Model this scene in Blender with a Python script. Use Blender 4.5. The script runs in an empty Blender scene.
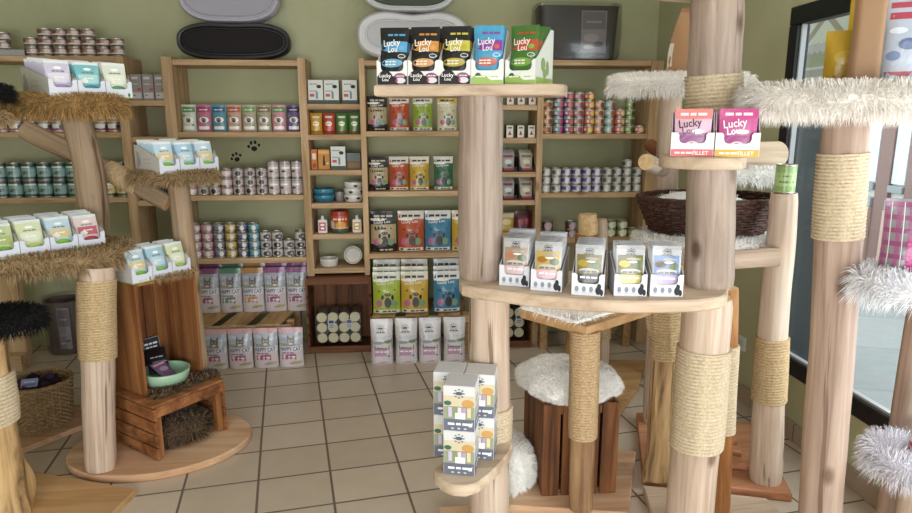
import bpy, bmesh, math, random
from mathutils import Matrix, Vector, noise
sin, cos, pi, R = math.sin, math.cos, math.pi, math.radians
SC = bpy.context.scene; COL = SC.collection

# ------------------------------------------------------------------ camera
FPX, CAM_H, YAW, PITCH = 650.0, 1.6, R(5), math.atan(135.5/650)
cd = bpy.data.cameras.new('camera'); cam = bpy.data.objects.new('camera', cd); COL.objects.link(cam)
cam.location = (0, 0, CAM_H); cam.rotation_euler = (pi/2-PITCH, 0, -YAW)
cd.sensor_width = 36; cd.lens = FPX*36/912; cd.clip_start = .05
SC.camera = cam
# ------------------------------------------------------------------ light
SC.view_settings.view_transform = 'Standard'; SC.view_settings.look = 'None'
SC.view_settings.exposure = -0.06; SC.view_settings.gamma = 1; SC.view_settings.use_curve_mapping = False
w = bpy.data.worlds.new('overcast_sky'); SC.world = w; w.use_nodes = True
bg = w.node_tree.nodes['Background']; bg.inputs[0].default_value = (.92, .97, 1, 1); bg.inputs[1].default_value = 2.4
def area(name, loc, rot, sx, sy, power, color):
    l = bpy.data.lights.new(name, 'AREA'); l.shape = 'RECTANGLE'; l.size = sx; l.size_y = sy; l.energy = power; l.color = color
    o = bpy.data.objects.new(name, l); COL.objects.link(o); o.location = loc; o.rotation_euler = rot; return o
area('daylight_front_window', (-.2, -1.75, 1.05), (R(90), 0, 0), 3.0, 1.3, 108, (.95, .97, 1))
area('daylight_side_window', (2.14, .95, 1.25), (R(90), 0, R(90)), 2.8, 1.5, 60, (.88, .95, 1))
area('ceiling_lamp_light', (-.9, 2.6, 2.93), (0, 0, 0), .3, 1.2, 9, (1, .96, .9))
area('ceiling_lamp_light', (.9, 2.9, 2.93), (0, 0, 0), .3, 1.2, 9, (1, .96, .9))
SC.cycles.max_bounces = 8; SC.cycles.transparent_max_bounces = 12
SC.cycles.caustics_reflective = False; SC.cycles.caustics_refractive = False
SC.cycles.sample_clamp_indirect = 4

# ------------------------------------------------------------------ sight lines of the photograph -> world points
_d = Vector((sin(YAW)*cos(PITCH), cos(YAW)*cos(PITCH), -sin(PITCH))); _r = Vector((cos(YAW), -sin(YAW), 0)); _u = Vector((sin(YAW)*sin(PITCH), cos(YAW)*sin(PITCH), cos(PITCH)))
def ray(x, y): return _d + _r*((x-456)/FPX) - _u*((y-256.5)/FPX)
def aY(x, y, Y): v = ray(x, y); return Vector((0, 0, CAM_H)) + v*(Y/v.y)
def aZ(x, y, Z): v = ray(x, y); return Vector((0, 0, CAM_H)) + v*((Z-CAM_H)/v.z)
def aX(x, y, X): v = ray(x, y); return Vector((0, 0, CAM_H)) + v*(X/v.x)

# ------------------------------------------------------------------ materials
def lin(h):
    h = h.lstrip('#'); c = [int(h[i:i+2], 16)/255 for i in (0, 2, 4)]
    return tuple(((x+.055)/1.055)**2.4 if x > .04045 else x/12.92 for x in c)
def newmat(name, rough=.6, spec=.5, metal=0, color=None):
    m = bpy.data.materials.new(name); m.use_nodes = True
    b = m.node_tree.nodes['Principled BSDF']; b.inputs['Roughness'].default_value = rough; b.inputs['Metallic'].default_value = metal
    b.inputs['Specular IOR Level'].default_value = spec
    if color: b.inputs['Base Color'].default_value = (*lin(color), 1)
    return m, m.node_tree, b
def colmat(name, rough, spec=.5, metal=0, coat=0, sheen=0, var=0):
    m, t, b = newmat(name, rough, spec, metal)
    a = t.nodes.new('ShaderNodeVertexColor'); a.layer_name = 'Col'
    t.links.new(a.outputs[0], b.inputs['Base Color'])
    if coat: b.inputs['Coat Weight'].default_value = coat; b.inputs['Coat Roughness'].default_value = .15
    if sheen: b.inputs['Sheen Weight'].default_value = sheen
    return m, t, b
def bumpn(t, b, scale, strength, dist=.01, coord='Object', mapping=(1, 1, 1), detail=3):
    tc = t.nodes.new('ShaderNodeTexCoord'); mp = t.nodes.new('ShaderNodeMapping'); mp.inputs['Scale'].default_value = mapping
    n = t.nodes.new('ShaderNodeTexNoise'); n.inputs['Scale'].default_value = scale; n.inputs['Detail'].default_value = detail
    bp = t.nodes.new('ShaderNodeBump'); bp.inputs['Strength'].default_value = strength; bp.inputs['Distance'].default_value = dist
    t.links.new(tc.outputs[coord], mp.inputs[0]); t.links.new(mp.outputs[0], n.inputs['Vector']); t.links.new(n.outputs[0], bp.inputs['Height']); t.links.new(bp.outputs[0], b.inputs['Normal'])
    return n
FILM, t, b = colmat('printed_film', .30, .5, coat=.25); bumpn(t, b, 24, .55, .008)
CARD, t, b = colmat('printed_card', .55, .35)
PAINT, t, b = colmat('glazed_ceramic', .25, .5)
CLOTH, t, b = colmat('woven_fabric', .9, .1); bumpn(t, b, 260, .4, .002)
PLAST, t, b = colmat('moulded_plastic', .38, .45); bumpn(t, b, 160, .05, .001)
FUR, t, b = colmat('fur_fibre', .85, .10, sheen=.1)
TIN, t, b = newmat('tinned_steel', .32, .5, .9, 'B9B6AE')
BLACKM, t, b = newmat('black_window_frame', .4, .4, 0, '15171A')
def ramp(t, stops):
    r = t.nodes.new('ShaderNodeValToRGB'); e = r.color_ramp.elements
    e[0].position, e[0].color = stops[0][0], (*lin(stops[0][1]), 1); e[1].position, e[1].color = stops[-1][0], (*lin(stops[-1][1]), 1)
    for p, c in stops[1:-1]: x = e.new(p); x.color = (*lin(c), 1)
    return r
def wood(name, dark, mid, light, axis='Z', grain=22, rough=.62, streak=.07, knots=0.0, spec=.3, bump=.25, knotcol='5A402C', crack=0):
    m, t, b = newmat(name, rough, spec)
    tc = t.nodes.new('ShaderNodeTexCoord'); oi = t.nodes.new('ShaderNodeObjectInfo')
    off = t.nodes.new('ShaderNodeVectorMath'); off.operation = 'MULTIPLY_ADD'
    off.inputs[1].default_value = (7, 3, 11)
    rnd = t.nodes.new('ShaderNodeCombineXYZ'); 
    for i in range(3): t.links.new(oi.outputs['Random'], rnd.inputs[i])
    t.links.new(rnd.outputs[0], off.inputs[0]); t.links.new(tc.outputs['Object'], off.inputs[2])
    mp = t.nodes.new('ShaderNodeMapping'); s = [1, 1, 1]; s['XYZ'.index(axis)] = streak; mp.inputs['Scale'].default_value = s
    t.links.new(off.outputs[0], mp.inputs[0])
    n = t.nodes.new('ShaderNodeTexNoise'); n.inputs['Scale'].default_value = grain; n.inputs['Detail'].default_value = 5; n.inputs['Roughness'].default_value = .62; n.inputs['Distortion'].default_value = .6
    t.links.new(mp.outputs[0], n.inputs['Vector'])
    r = ramp(t, [(.3, dark), (.5, mid), (.72, light)]); t.links.new(n.outputs[0], r.inputs[0])
    out = r.outputs[0]
    n2 = t.nodes.new('ShaderNodeTexNoise'); n2.inputs['Scale'].default_value = 2.6; n2.inputs['Detail'].default_value = 2
    t.links.new(off.outputs[0], n2.inputs['Vector'])
    mx = t.nodes.new('ShaderNodeMix'); mx.data_type = 'RGBA'; mx.blend_type = 'OVERLAY'; mx.inputs[0].default_value = .35
    t.links.new(out, mx.inputs[6]); t.links.new(n2.outputs[0], mx.inputs[7]); out = mx.outputs[2]
    if knots:
        v = t.nodes.new('ShaderNodeTexVoronoi'); v.inputs['Scale'].default_value = 5.5
        mk = t.nodes.new('ShaderNodeMapping'); ss = [1, 1, 1]; ss['XYZ'.index(axis)] = .55; mk.inputs['Scale'].default_value = ss
        t.links.new(off.outputs[0], mk.inputs[0]); t.links.new(mk.outputs[0], v.inputs['Vector'])
        kr = ramp(t, [(.06, 'FFFFFF'), (.14, '000000')]); t.links.new(v.outputs['Distance'], kr.inputs[0])
        m2 = t.nodes.new('ShaderNodeMix'); m2.data_type = 'RGBA'; ml = t.nodes.new('ShaderNodeMath'); ml.operation = 'MULTIPLY'; ml.inputs[1].default_value = knots
        t.links.new(kr.outputs[0], ml.inputs[0]); t.links.new(ml.outputs[0], m2.inputs[0]); t.links.new(out, m2.inputs[6]); m2.inputs[7].default_value = (*lin(knotcol), 1); out = m2.outputs[2]
    if crack:
        mc = t.nodes.new('ShaderNodeMapping'); sc_ = [1, 1, 1]; sc_['XYZ'.index(axis)] = .035; mc.inputs['Scale'].default_value = sc_
        nc = t.nodes.new('ShaderNodeTexNoise'); nc.inputs['Scale'].default_value = 30; nc.inputs['Detail'].default_value = 3
        t.links.new(off.outputs[0], mc.inputs[0]); t.links.new(mc.outputs[0], nc.inputs['Vector'])
        cr_ = ramp(t, [(.31, 'FFFFFF'), (.345, '000000')]); t.links.new(nc.outputs[0], cr_.inputs[0])
        m3 = t.nodes.new('ShaderNodeMix'); m3.data_type = 'RGBA'; mm = t.nodes.new('ShaderNodeMath'); mm.operation = 'MULTIPLY'; mm.inputs[1].default_value = crack
        t.links.new(cr_.outputs[0], mm.inputs[0]); t.links.new(mm.outputs[0], m3.inputs[0]); t.links.new(out, m3.inputs[6]); m3.inputs[7].default_value = (*lin(knotcol), 1); out = m3.outputs[2]
    t.links.new(out, b.inputs['Base Color'])
    bp = t.nodes.new('ShaderNodeBump'); bp.inputs['Strength'].default_value = bump; bp.inputs['Distance'].default_value = .004
    t.links.new(n.outputs[0], bp.inputs['Height']); t.links.new(bp.outputs[0], b.inputs['Normal'])
    return m
LOGW = wood('debarked_log', 'A88F7A', 'C6AE99', 'D8C6B4', 'Z', 34, knots=.7, streak=.04, crack=.7)
LOGA = wood('weathered_log', '8C7868', 'AA9687', 'BDACA0', 'Z', 34, knots=.85, streak=.04, crack=.8)
LOGG = wood('gnarled_log', '4A3220', 'C09C6C', 'DDBD8E', 'Z', 15, knots=.9, streak=.12, bump=.6, crack=.8)
LOGB = wood('bark_patch_log', '6A4B36', '9E7A58', 'BC9A72', 'Z', 20, knots=.5, streak=.07, bump=.5, crack=.6)
LOGO = wood('orange_brown_log', '7A4A26', 'A8713F', 'C79A66', 'Z', 20, knots=.6, streak=.08)
LOGR = wood('red_brown_log', '5A3422', '7E4C31', '9A6748', 'Z', 24, streak=.06, bump=.5)
LOGT = wood('greyish_log', '8A7060', 'A68D7C', 'BCA593', 'Z', 30, knots=.7, streak=.04, crack=.7)
ENDG = wood('sawn_log_end', 'C79F6C', 'DDBB8A', 'E8CFA5', 'Z', 30, streak=1)
SHX = wood('shelf_pine_lengthwise', '9C7C58', 'BC9C76', 'CFB491', 'X', 26, knots=.5)
SHZ = wood('shelf_pine_upright', '9C7C58', 'BC9C76', 'CFB491', 'Z', 26, knots=.5)
PLK = wood('pale_plank', 'AC927A', 'C8B096', 'D8C4AC', 'X', 18, knots=.4)
PLY = wood('plywood_sheet', 'A67E50', 'BE9566', 'CCA87C', 'X', 16)
PKB = wood('pinkish_plank', 'B58A68', 'CDA582', 'DDBC9C', 'X', 15)
RDB = wood('reddish_plank', '9A6242', 'B67D58', 'C79470', 'X', 18)
CRX = wood('scorched_crate_lengthwise', '4E2E1A', '8E5A35', 'B27F50', 'X', 14, knots=.5, bump=.4)
CRZ = wood('scorched_crate_upright', '4A2B18', '86542F', 'AC794A', 'Z', 14, knots=.5, bump=.4)
DKX = wood('dark_crate_lengthwise', '3E2415', '6A4228', '8A5C3A', 'X', 20)
DKZ = wood('dark_crate_upright', '3E2415', '6A4228', '8A5C3A', 'Z', 20)
PAL = wood('pallet_slat', '8C6A42', 'B08B5C', 'C4A274', 'Y', 20)
def ropemat(name, a, b_, c):
    m, t, b = newmat(name, .85, .15)
    tc = t.nodes.new('ShaderNodeTexCoord'); n = t.nodes.new('ShaderNodeTexNoise'); n.inputs['Scale'].default_value = 120
    t.links.new(tc.outputs['Object'], n.inputs['Vector']); r = ramp(t, [(.3, a), (.5, b_), (.7, c)]); t.links.new(n.outputs[0], r.inputs[0]); t.links.new(r.outputs[0], b.inputs['Base Color'])
    return m
ROPE = ropemat('sisal_rope', 'BCA88A', 'CEBC9F', 'D8C8AE')
LOGF = wood('tan_log', '86705A', 'A58C70', 'BAA286', 'Z', 30, knots=.6, streak=.04, crack=.8)
CRB = wood('dark_scorched_crate', '3A2214', '744829', 'A06E42', 'Z', 15, knots=.5, bump=.5)
ROPT = ropemat('tan_sisal_rope', 'A88C68', 'BC9F7A', 'C8AE8A')
ROPY = ropemat('golden_sisal_rope', 'AE946C', 'C4AA82', 'CFB794')
# wall paint
WALL, t, b = newmat('olive_green_wall_paint', .8, .2)
tc = t.nodes.new('ShaderNodeTexCoord'); n = t.nodes.new('ShaderNodeTexNoise'); n.inputs['Scale'].default_value = 2.2; n.inputs['Detail'].default_value = 4
r = ramp(t, [(.35, 'AFAF89'), (.65, 'BABA97')]); t.links.new(tc.outputs['Object'], n.inputs['Vector']); t.links.new(n.outputs[0], r.inputs[0]); t.links.new(r.outputs[0], b.inputs['Base Color'])
n3 = t.nodes.new('ShaderNodeTexNoise'); n3.inputs['Scale'].default_value = 150; bp = t.nodes.new('ShaderNodeBump'); bp.inputs['Strength'].default_value = .15; bp.inputs['Distance'].default_value = .003
t.links.new(tc.outputs['Object'], n3.inputs['Vector']); t.links.new(n3.outputs[0], bp.inputs['Height']); t.links.new(bp.outputs[0], b.inputs['Normal'])
WHITEP, t, b = newmat('white_paint', .7, .2, 0, 'E6E5DF')
# floor tiles
def tilemat(name, ang, ox, oy, tw, th, c1, c2, grout, gw, rough, plane='XY'):
    m, t, b = newmat(name, rough, .5)
    tc = t.nodes.new('ShaderNodeTexCoord'); mp = t.nodes.new('ShaderNodeMapping'); mp.vector_type = 'TEXTURE'
    mp.inputs['Rotation'].default_value = (0, 0, ang)
    t.links.new(tc.outputs['Object'], mp.inputs[0]); v = mp.outputs[0]
    sp = t.nodes.new('ShaderNodeSeparateXYZ'); t.links.new(v, sp.inputs[0])
    def M(op, a, b2=None):
        x = t.nodes.new('ShaderNodeMath'); x.operation = op
        for i, q in enumerate((a, b2)):
            if q is None: continue
            if isinstance(q, (int, float)): x.inputs[i].default_value = q
            else: t.links.new(q, x.inputs[i])
        return x.outputs[0]
    def axis(o, off, s): return M('DIVIDE', M('SUBTRACT', o, off), s)
    p = [axis(sp.outputs['XYZ'.index(plane[0])], ox, tw), axis(sp.outputs['XYZ'.index(plane[1])], oy, th)]
    ds = []
    for q, s in zip(p, (tw, th)):
        f = M('FRACT', q); ds.append(M('MULTIPLY', M('MINIMUM', f, M('SUBTRACT', 1.0, f)), s))
    dmin = M('MINIMUM', *ds)
    g = t.nodes.new('ShaderNodeMapRange'); g.interpolation_type = 'SMOOTHSTEP'; g.inputs[1].default_value = gw*.5; g.inputs[2].default_value = gw*.5+.0025
    t.links.new(dmin, g.inputs[0])
    cx = t.nodes.new('ShaderNodeCombineXYZ'); t.links.new(M('FLOOR', p[0]), cx.inputs[0]); t.links.new(M('FLOOR', p[1]), cx.inputs[1])
    wn = t.nodes.new('ShaderNodeTexWhiteNoise'); wn.noise_dimensions = '2D'; t.links.new(cx.outputs[0], wn.inputs['Vector'])
    n = t.nodes.new('ShaderNodeTexNoise'); n.inputs['Scale'].default_value = 9; n.inputs['Detail'].default_value = 6; t.links.new(v, n.inputs['Vector'])
    mixv = M('ADD', M('MULTIPLY', wn.outputs[0], .45), M('MULTIPLY', n.outputs[0], .55))
    r = ramp(t, [(.2, c1), (.8, c2)]); t.links.new(mixv, r.inputs[0])
    mx = t.nodes.new('ShaderNodeMix'); mx.data_type = 'RGBA'; t.links.new(g.outputs[0], mx.inputs[0]); mx.inputs[6].default_value = (*lin(grout), 1); t.links.new(r.outputs[0], mx.inputs[7])
    t.links.new(mx.outputs[2], b.inputs['Base Color'])
    bp = t.nodes.new('ShaderNodeBump'); bp.inputs['Strength'].default_value = .5; bp.inputs['Distance'].default_value = .003; t.links.new(g.outputs[0], bp.inputs['Height']); t.links.new(bp.outputs[0], b.inputs['Normal'])
    rr = t.nodes.new('ShaderNodeMapRange'); rr.inputs[3].default_value = .85; rr.inputs[4].default_value = rough; t.links.new(g.outputs[0], rr.inputs[0]); t.links.new(rr.outputs[0], b.inputs['Roughness'])
    return m
FLOOR = tilemat('beige_floor_tile', R(9.46), .122, 2.555, .321, .272, 'BBAA96', 'CDBDA9', '6E6152', .008, .33)
SKIRT = tilemat('skirting_tile', 0, 0, .1, .3, .31, '9C8A74', 'AE9B84', '6B5E50', .006, .4, 'XY')
PAVE = tilemat('pavement_slab', R(-20), 0, 0, 1.2, .9, '9CA3A2', 'B6BCBA', '9AA09E', .012, .45)
def glassy(name, tint, fac, rough=.02):
    m = bpy.data.materials.new(name); m.use_nodes = True; t = m.node_tree; t.nodes.clear()
    o = t.nodes.new('ShaderNodeOutputMaterial'); a = t.nodes.new('ShaderNodeBsdfTransparent'); a.inputs[0].default_value = (*tint, 1)
    g = t.nodes.new('ShaderNodeBsdfGlossy'); g.inputs['Roughness'].default_value = rough
    lw_ = t.nodes.new('ShaderNodeLayerWeight'); pw = t.nodes.new('ShaderNodeMath'); pw.operation = 'POWER'; pw.inputs[1].default_value = 5; t.links.new(lw_.outputs['Facing'], pw.inputs[0])
    fr = t.nodes.new('ShaderNodeMath'); fr.operation = 'MULTIPLY_ADD'; fr.inputs[1].default_value = .7; fr.inputs[2].default_value = fac; t.links.new(pw.outputs[0], fr.inputs[0])
    mx = t.nodes.new('ShaderNodeMixShader'); t.links.new(fr.outputs[0], mx.inputs[0]); t.links.new(a.outputs[0], mx.inputs[1]); t.links.new(g.outputs[0], mx.inputs[2]); t.links.new(mx.outputs[0], o.inputs[0])
    return m
GLASS = glassy('window_glass', (.96, .98, .98), .03)
WRAP = glassy('clear_plastic_wrap', (.86, .86, .86), .06, .12)
EMIT, t, b = newmat('lamp_diffuser', .5, .2, 0, 'FFFFFF'); b.inputs['Emission Color'].default_value = (1, .96, .9, 1); b.inputs['Emission Strength'].default_value = 3

# ------------------------------------------------------------------ builders
WL = {}                                                    # world origin of every parent
def tag(o, label, cat, group=None):
    o['label'] = label; o['category'] = cat
    if group: o['group'] = group
    return o
def thing(name, label, cat, loc, group=None):
    o = bpy.data.objects.new(name, None); COL.objects.link(o); o.location = loc; o.empty_display_size = .05
    WL[o] = Vector(loc); return tag(o, label, cat, group)
class MB:
    def __init__(s): s.v = []; s.f = []; s.c = []; s.m = []; s.mats = []; s.M = Matrix(); s.mi = 0; s.col = (1, 1, 1)
    def mat(s, m):
        if m not in s.mats: s.mats.append(m)
        s.mi = s.mats.index(m); return s
    def color(s, h): s.col = lin(h) if isinstance(h, str) else h; return s
    def V(s, *ps):
        i = len(s.v); s.v += [s.M @ Vector(p) for p in ps]; return i
    def F(s, idx, col=None): s.f.append(tuple(idx)); s.c.append(col or s.col); s.m.append(s.mi)
    def poly(s, pts, col=None): i = s.V(*pts); s.F(range(i, i+len(pts)), col)
    def box(s, x0, y0, z0, x1, y1, z1, ch=0):
        if x0 > x1: x0, x1 = x1, x0
        if y0 > y1: y0, y1 = y1, y0
        if z0 > z1: z0, z1 = z1, z0
        if not ch:
            i = s.V((x0,y0,z0),(x1,y0,z0),(x1,y1,z0),(x0,y1,z0),(x0,y0,z1),(x1,y0,z1),(x1,y1,z1),(x0,y1,z1))
            for q in ((3,2,1,0),(4,5,6,7),(0,1,5,4),(1,2,6,5),(2,3,7,6),(3,0,4,7)): s.F([i+k for k in q])
        else: s.prism([(x0,y0),(x1,y0),(x1,y1),(x0,y1)], z0, z1, ch)
        return s
    def prism(s, poly, z0, z1, ch=0):                      # poly ccw in xy
        n = len(poly)
        if ch:
            cx = [0]*n
            ins = []
            for k in range(n):
                p, a, b2 = Vector(poly[k]), Vector(poly[k-1]), Vector(poly[(k+1) % n])
                e1 = (p-a).normalized(); e2 = (b2-p).normalized(); n1 = Vector((-e1.y, e1.x)); n2 = Vector((-e2.y, e2.x))
                m = n1+n2; ins.append(p + m*(ch/max(.3, 1+n1.dot(n2))))
            rings = [[(p.x, p.y, z0) for p in ins], [(p[0], p[1], z0+ch) for p in poly], [(p[0], p[1], z1-ch) for p in poly], [(p.x, p.y, z1) for p in ins]]
        else: rings = [[(p[0], p[1], z0) for p in poly], [(p[0], p[1], z1) for p in poly]]
        b0 = [s.V(*r) for r in rings]
        for a, b2 in zip(b0, b0[1:]):
            for k in range(n): s.F((a+k, a+(k+1) % n, b2+(k+1) % n, b2+k))
        s.F([b0[0]+k for k in range(n)][::-1]); s.F([b0[-1]+k for k in range(n)])
        return s
    def lathe(s, prof, n=24, cx=0, cy=0, ex=1, ey=1, cap=True):    # prof [(r,z[,col])]
        b0 = []
        for p in prof: b0.append(s.V(*[(cx+p[0]*ex*cos(2*pi*k/n), cy+p[0]*ey*sin(2*pi*k/n), p[1]) for k in range(n)]))
        for j in range(len(prof)-1):
            col = lin(prof[j][2]) if len(prof[j]) > 2 and prof[j][2] else None
            for k in range(n): s.F((b0[j]+k, b0[j]+(k+1) % n, b0[j+1]+(k+1) % n, b0[j+1]+k), col)
        if cap: s.F([b0[0]+k for k in range(n)][::-1]); s.F([b0[-1]+k for k in range(n)])
        return s
    def tube(s, pts, rad, n=8, cap=True):
        pts = [Vector(p) for p in pts]; b0 = []
        for i, p in enumerate(pts):
            d = (pts[min(i+1, len(pts)-1)]-pts[max(i-1, 0)]).normalized(); q = d.to_track_quat('Z', 'Y')
            r0 = rad[i] if isinstance(rad, (list, tuple)) else rad
            b0.append(s.V(*[p + q @ Vector((r0*cos(2*pi*k/n), r0*sin(2*pi*k/n), 0)) for k in range(n)]))
        for a, b2 in zip(b0, b0[1:]):
            for k in range(n): s.F((a+k, a+(k+1) % n, b2+(k+1) % n, b2+k))
        if cap: s.F([b0[0]+k for k in range(n)][::-1]); s.F([b0[-1]+k for k in range(n)])
        return s
    def grid(s, fn, nu, nv, colfn=None, closed=False):
        i = s.V(*[fn(a/nu, b2/nv) for b2 in range(nv+1) for a in range(nu+1)])
        for b2 in range(nv):
            for a in range(nu):
                q = i+b2*(nu+1)+a; s.F((q, q+1, q+nu+2, q+nu+1), colfn((a+.5)/nu, (b2+.5)/nv) if colfn else None)
        return s
    def mesh(s, name, off=Vector((0, 0, 0)), smooth=35):
        me = bpy.data.meshes.new(name); me.from_pydata([v-off for v in s.v], [], s.f)
        for m in (s.mats or [CARD]): me.materials.append(m)
        me.polygons.foreach_set('material_index', s.m)
        ca = me.color_attributes.new('Col', 'FLOAT_COLOR', 'CORNER'); buf = []
        for f, c in zip(s.f, s.c): buf += [c[0], c[1], c[2], 1.0]*len(f)
        ca.data.foreach_set('color', buf); me.update()
        if smooth:
            me.shade_smooth(); me.set_sharp_from_angle(angle=R(smooth))
        return me
    def build(s, name, parent=None, loc=None, smooth=35):
        off = WL[parent] if parent else Vector(loc or (0, 0, 0))
        o = bpy.data.objects.new(name, s.mesh(name, off, smooth)); COL.objects.link(o)
        if parent: o.parent = parent; WL[o] = off
        else: o.location = off; WL[o] = off
        return o
def put(me, name, loc, rz=0, rx=0, parent=None, sc=1):
    o = bpy.data.objects.new(name, me); COL.objects.link(o); o.location = loc; o.rotation_euler = (rx, 0, rz); o.rotation_mode = 'XYZ'
    if sc != 1: o.scale = (sc, sc, sc) if isinstance(sc, (int, float)) else sc
    if parent: o.parent = parent; o.location = Vector(loc)-WL[parent]
    return o
def struct(o): o['kind'] = 'structure'; return o
def ell(cx, cy, rx, ry, n=32, rot=0, a0=0, a1=2*pi):
    out = []
    for k in range(n):
        a = a0+(a1-a0)*k/(n if abs(a1-a0) > 6.28 else n-1); x, y = rx*cos(a), ry*sin(a)
        out.append((cx+x*cos(rot)-y*sin(rot), cy+x*sin(rot)+y*cos(rot)))
    return out
def rrect(cx, cy, hx, hy, r, rot=0, n=6):
    out = []
    for sx, sy, a in ((1, -1, -pi/2), (1, 1, 0), (-1, 1, pi/2), (-1, -1, pi)):
        for k in range(n+1):
            q = a+pi/2*k/n; x, y = sx*(hx-r)+r*cos(q), sy*(hy-r)+r*sin(q)
            out.append((cx+x*cos(rot)-y*sin(rot), cy+x*sin(rot)+y*cos(rot)))
    return out
ORD = 'first second third fourth fifth sixth seventh eighth ninth tenth eleventh twelfth thirteenth fourteenth fifteenth sixteenth'.split()

# lettering and printed shapes laid on a package's face: S(x, z, off) gives the point
_tx = {}
def text_mesh(s):
    if s in _tx: return _tx[s]
    c = bpy.data.curves.new('lettering', 'FONT'); c.body = s; c.resolution_u = 2; c.offset = .012
    o = bpy.data.objects.new('lettering', c); me = o.to_mesh()
    vs = [(v.co.x, v.co.y) for v in me.vertices]; fs = [tuple(p.vertices) for p in me.polygons]
    o.to_mesh_clear(); bpy.data.objects.remove(o); bpy.data.curves.remove(c)
    x0 = min(v[0] for v in vs); x1 = max(v[0] for v in vs); y0 = min(v[1] for v in vs); y1 = max(v[1] for v in vs)
    _tx[s] = ([((x-(x0+x1)/2)/(x1-x0), (y-(y0+y1)/2)/(x1-x0)) for x, y in vs], fs); return _tx[s]
def deco(mb, S, w, h, items, o0=.0007, lim=.488):
    off = o0; S0 = S; S = lambda x, z, o: S0(max(-lim*w, min(lim*w, x)), max(.004*h, min(.996*h, z)), o)
    for it in items:
        k = it[0]; off += .00018
        if k == 'e':
            _, u, v, ru, rv, c = it; n = 16; c = lin(c)
            P = [S(u*w, v*h, off)] + [S(u*w+q*ru*w*cos(2*pi*j/n), v*h+q*rv*w*sin(2*pi*j/n), off) for q in (.5, 1) for j in range(n)]
            i = mb.V(*P)
            for j in range(n):
                a, b2 = i+1+j, i+1+(j+1) % n
                mb.F((i, a, b2), c); mb.F((a, a+n, b2+n, b2), c)
        elif k == 'r':
            _, u0, v0, u1, v1, c = it; nx = max(1, int((u1-u0)*8)); nz = max(1, int((v1-v0)*8)); c = lin(c)
            i = mb.V(*[S((u0+(u1-u0)*a/nx)*w, (v0+(v1-v0)*b2/nz)*h, off) for b2 in range(nz+1) for a in range(nx+1)])
            for b2 in range(nz):
                for a in range(nx): q = i+b2*(nx+1)+a; mb.F((q, q+1, q+nx+2, q+nx+1), c)
        elif k == 'b':
            _, u, v, tw, c = it; c = lin(c); q = u-tw/2
            for j, ln in enumerate((.3, .22, .34)):
                i = mb.V(*[S((q+a*tw)*w, v*h+b2*tw*w*.09, off+.0003) for a, b2 in ((0, -.62), (ln, -.62), (ln, .62), (0, .62))]); mb.F(range(i, i+4), c); q += (ln+.07)*tw
        elif k == 'p':
            _, pts, c = it; i = mb.V(*[S(u*w, v*h, off) for u, v in pts]); mb.F(range(i, i+len(pts)), lin(c))
        elif k == 't':
            s, u, v, tw, c = it[1:6]; tilt = it[6] if len(it) > 6 else 0; st = it[7] if len(it) > 7 else 1.0
            vs, fs = text_mesh(s); c = lin(c); ca, sa = cos(tilt), sin(tilt)
            i = mb.V(*[S(u*w+tw*w*(x*ca-y*st*sa), v*h+tw*w*(x*sa+y*st*ca), off+.0003) for x, y in vs])
            for f in fs: mb.F([i+q for q in f], c)
def cathead(u, v, s, c, eye='E8E0C8'):
    return [('p', [(u-s, v), (u-s*.95, v+s*1.0), (u-s*.35, v+s*.5)], c), ('p', [(u+s*.35, v+s*.5), (u+s*.95, v+s*1.0), (u+s, v)], c), ('e', u, v, s, s*.9, c), ('e', u-s*.4, v+s*.1, s*.16, s*.16, eye), ('e', u+s*.4, v+s*.1, s*.16, s*.16, eye)]
def paw(u, v, s, c):
    return [('e', u, v, s*.55, s*.45, c)] + [('e', u+s*dx, v+s*dy, s*.22, s*.28, c) for dx, dy in ((-.65, .25), (-.25, .65), (.25, .65), (.65, .25))]
_pm = {}
def pouch(key, w, h, t, base, items, side=None, top=None, full=3.0, tp=2.2, mat=None, nx=14, nz=16, topcol=None, backcol=None, taper=0):
    """stand-up bag: flat sealed top, swollen body, printed front"""
    if key in _pm: return _pm[key]
    mb = MB().mat(mat or FILM)
    def prof(x, z):
        u = min(1, abs(2*x/w)); v = min(1, max(0, z/h))
        return (1-u**full)*min(1, .72+2.2*v)*min(1, max(.03, (1-v)*tp))*t/2
    def wd(v): return w/2*(1-.035*sin(pi*min(1, v*1.1)))*(1-taper*max(0, v-.35)**1.3)
    def S(x, z, off): return (x*(wd(z/h)/(w/2)), -prof(x, z)-off+.002*sin(40*x+31*z), z)
    mb.color(base); sb = lin(side or base); tc2 = lin(topcol or base); bc = lin(backcol or side or base)
    mb.grid(lambda a, b2: S((a-.5)*w, b2*h, 0), nx, nz, lambda a, b2: tc2 if b2 > .93 else lin(base))
    mb.grid(lambda a, b2: (lambda q: (q[0], prof((.5-a)*w, b2*h)+.002, q[2]))(S((.5-a)*w, b2*h, 0)), nx, nz//2, lambda a, b2: bc)
    # gussets close the sides and foot
    mb.color(sb)
    for sg in (-1, 1):
        i = mb.V(*[p for k in range(nz+1) for p in ((sg*wd(k/nz), S(sg*w/2, k/nz*h, 0)[1], k/nz*h), (sg*wd(k/nz), prof(w/2, k/nz*h)+.002, k/nz*h))])
        for k in range(nz):
            q = (i+2*k, i+2*k+1, i+2*k+3, i+2*k+2); mb.F(q if sg < 0 else q[::-1])
    mb.poly([(S((a/8-.5)*w, 0, 0)[0], S((a/8-.5)*w, 0, 0)[1], 0) for a in range(9)]+[(S((.5-a/8)*w, 0, 0)[0], prof((.5-a/8)*w, 0)+.002, 0) for a in range(9)])
    deco(mb, S, w, h, items)
    _pm[key] = mb.mesh(key, smooth=50); return _pm[key]
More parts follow.
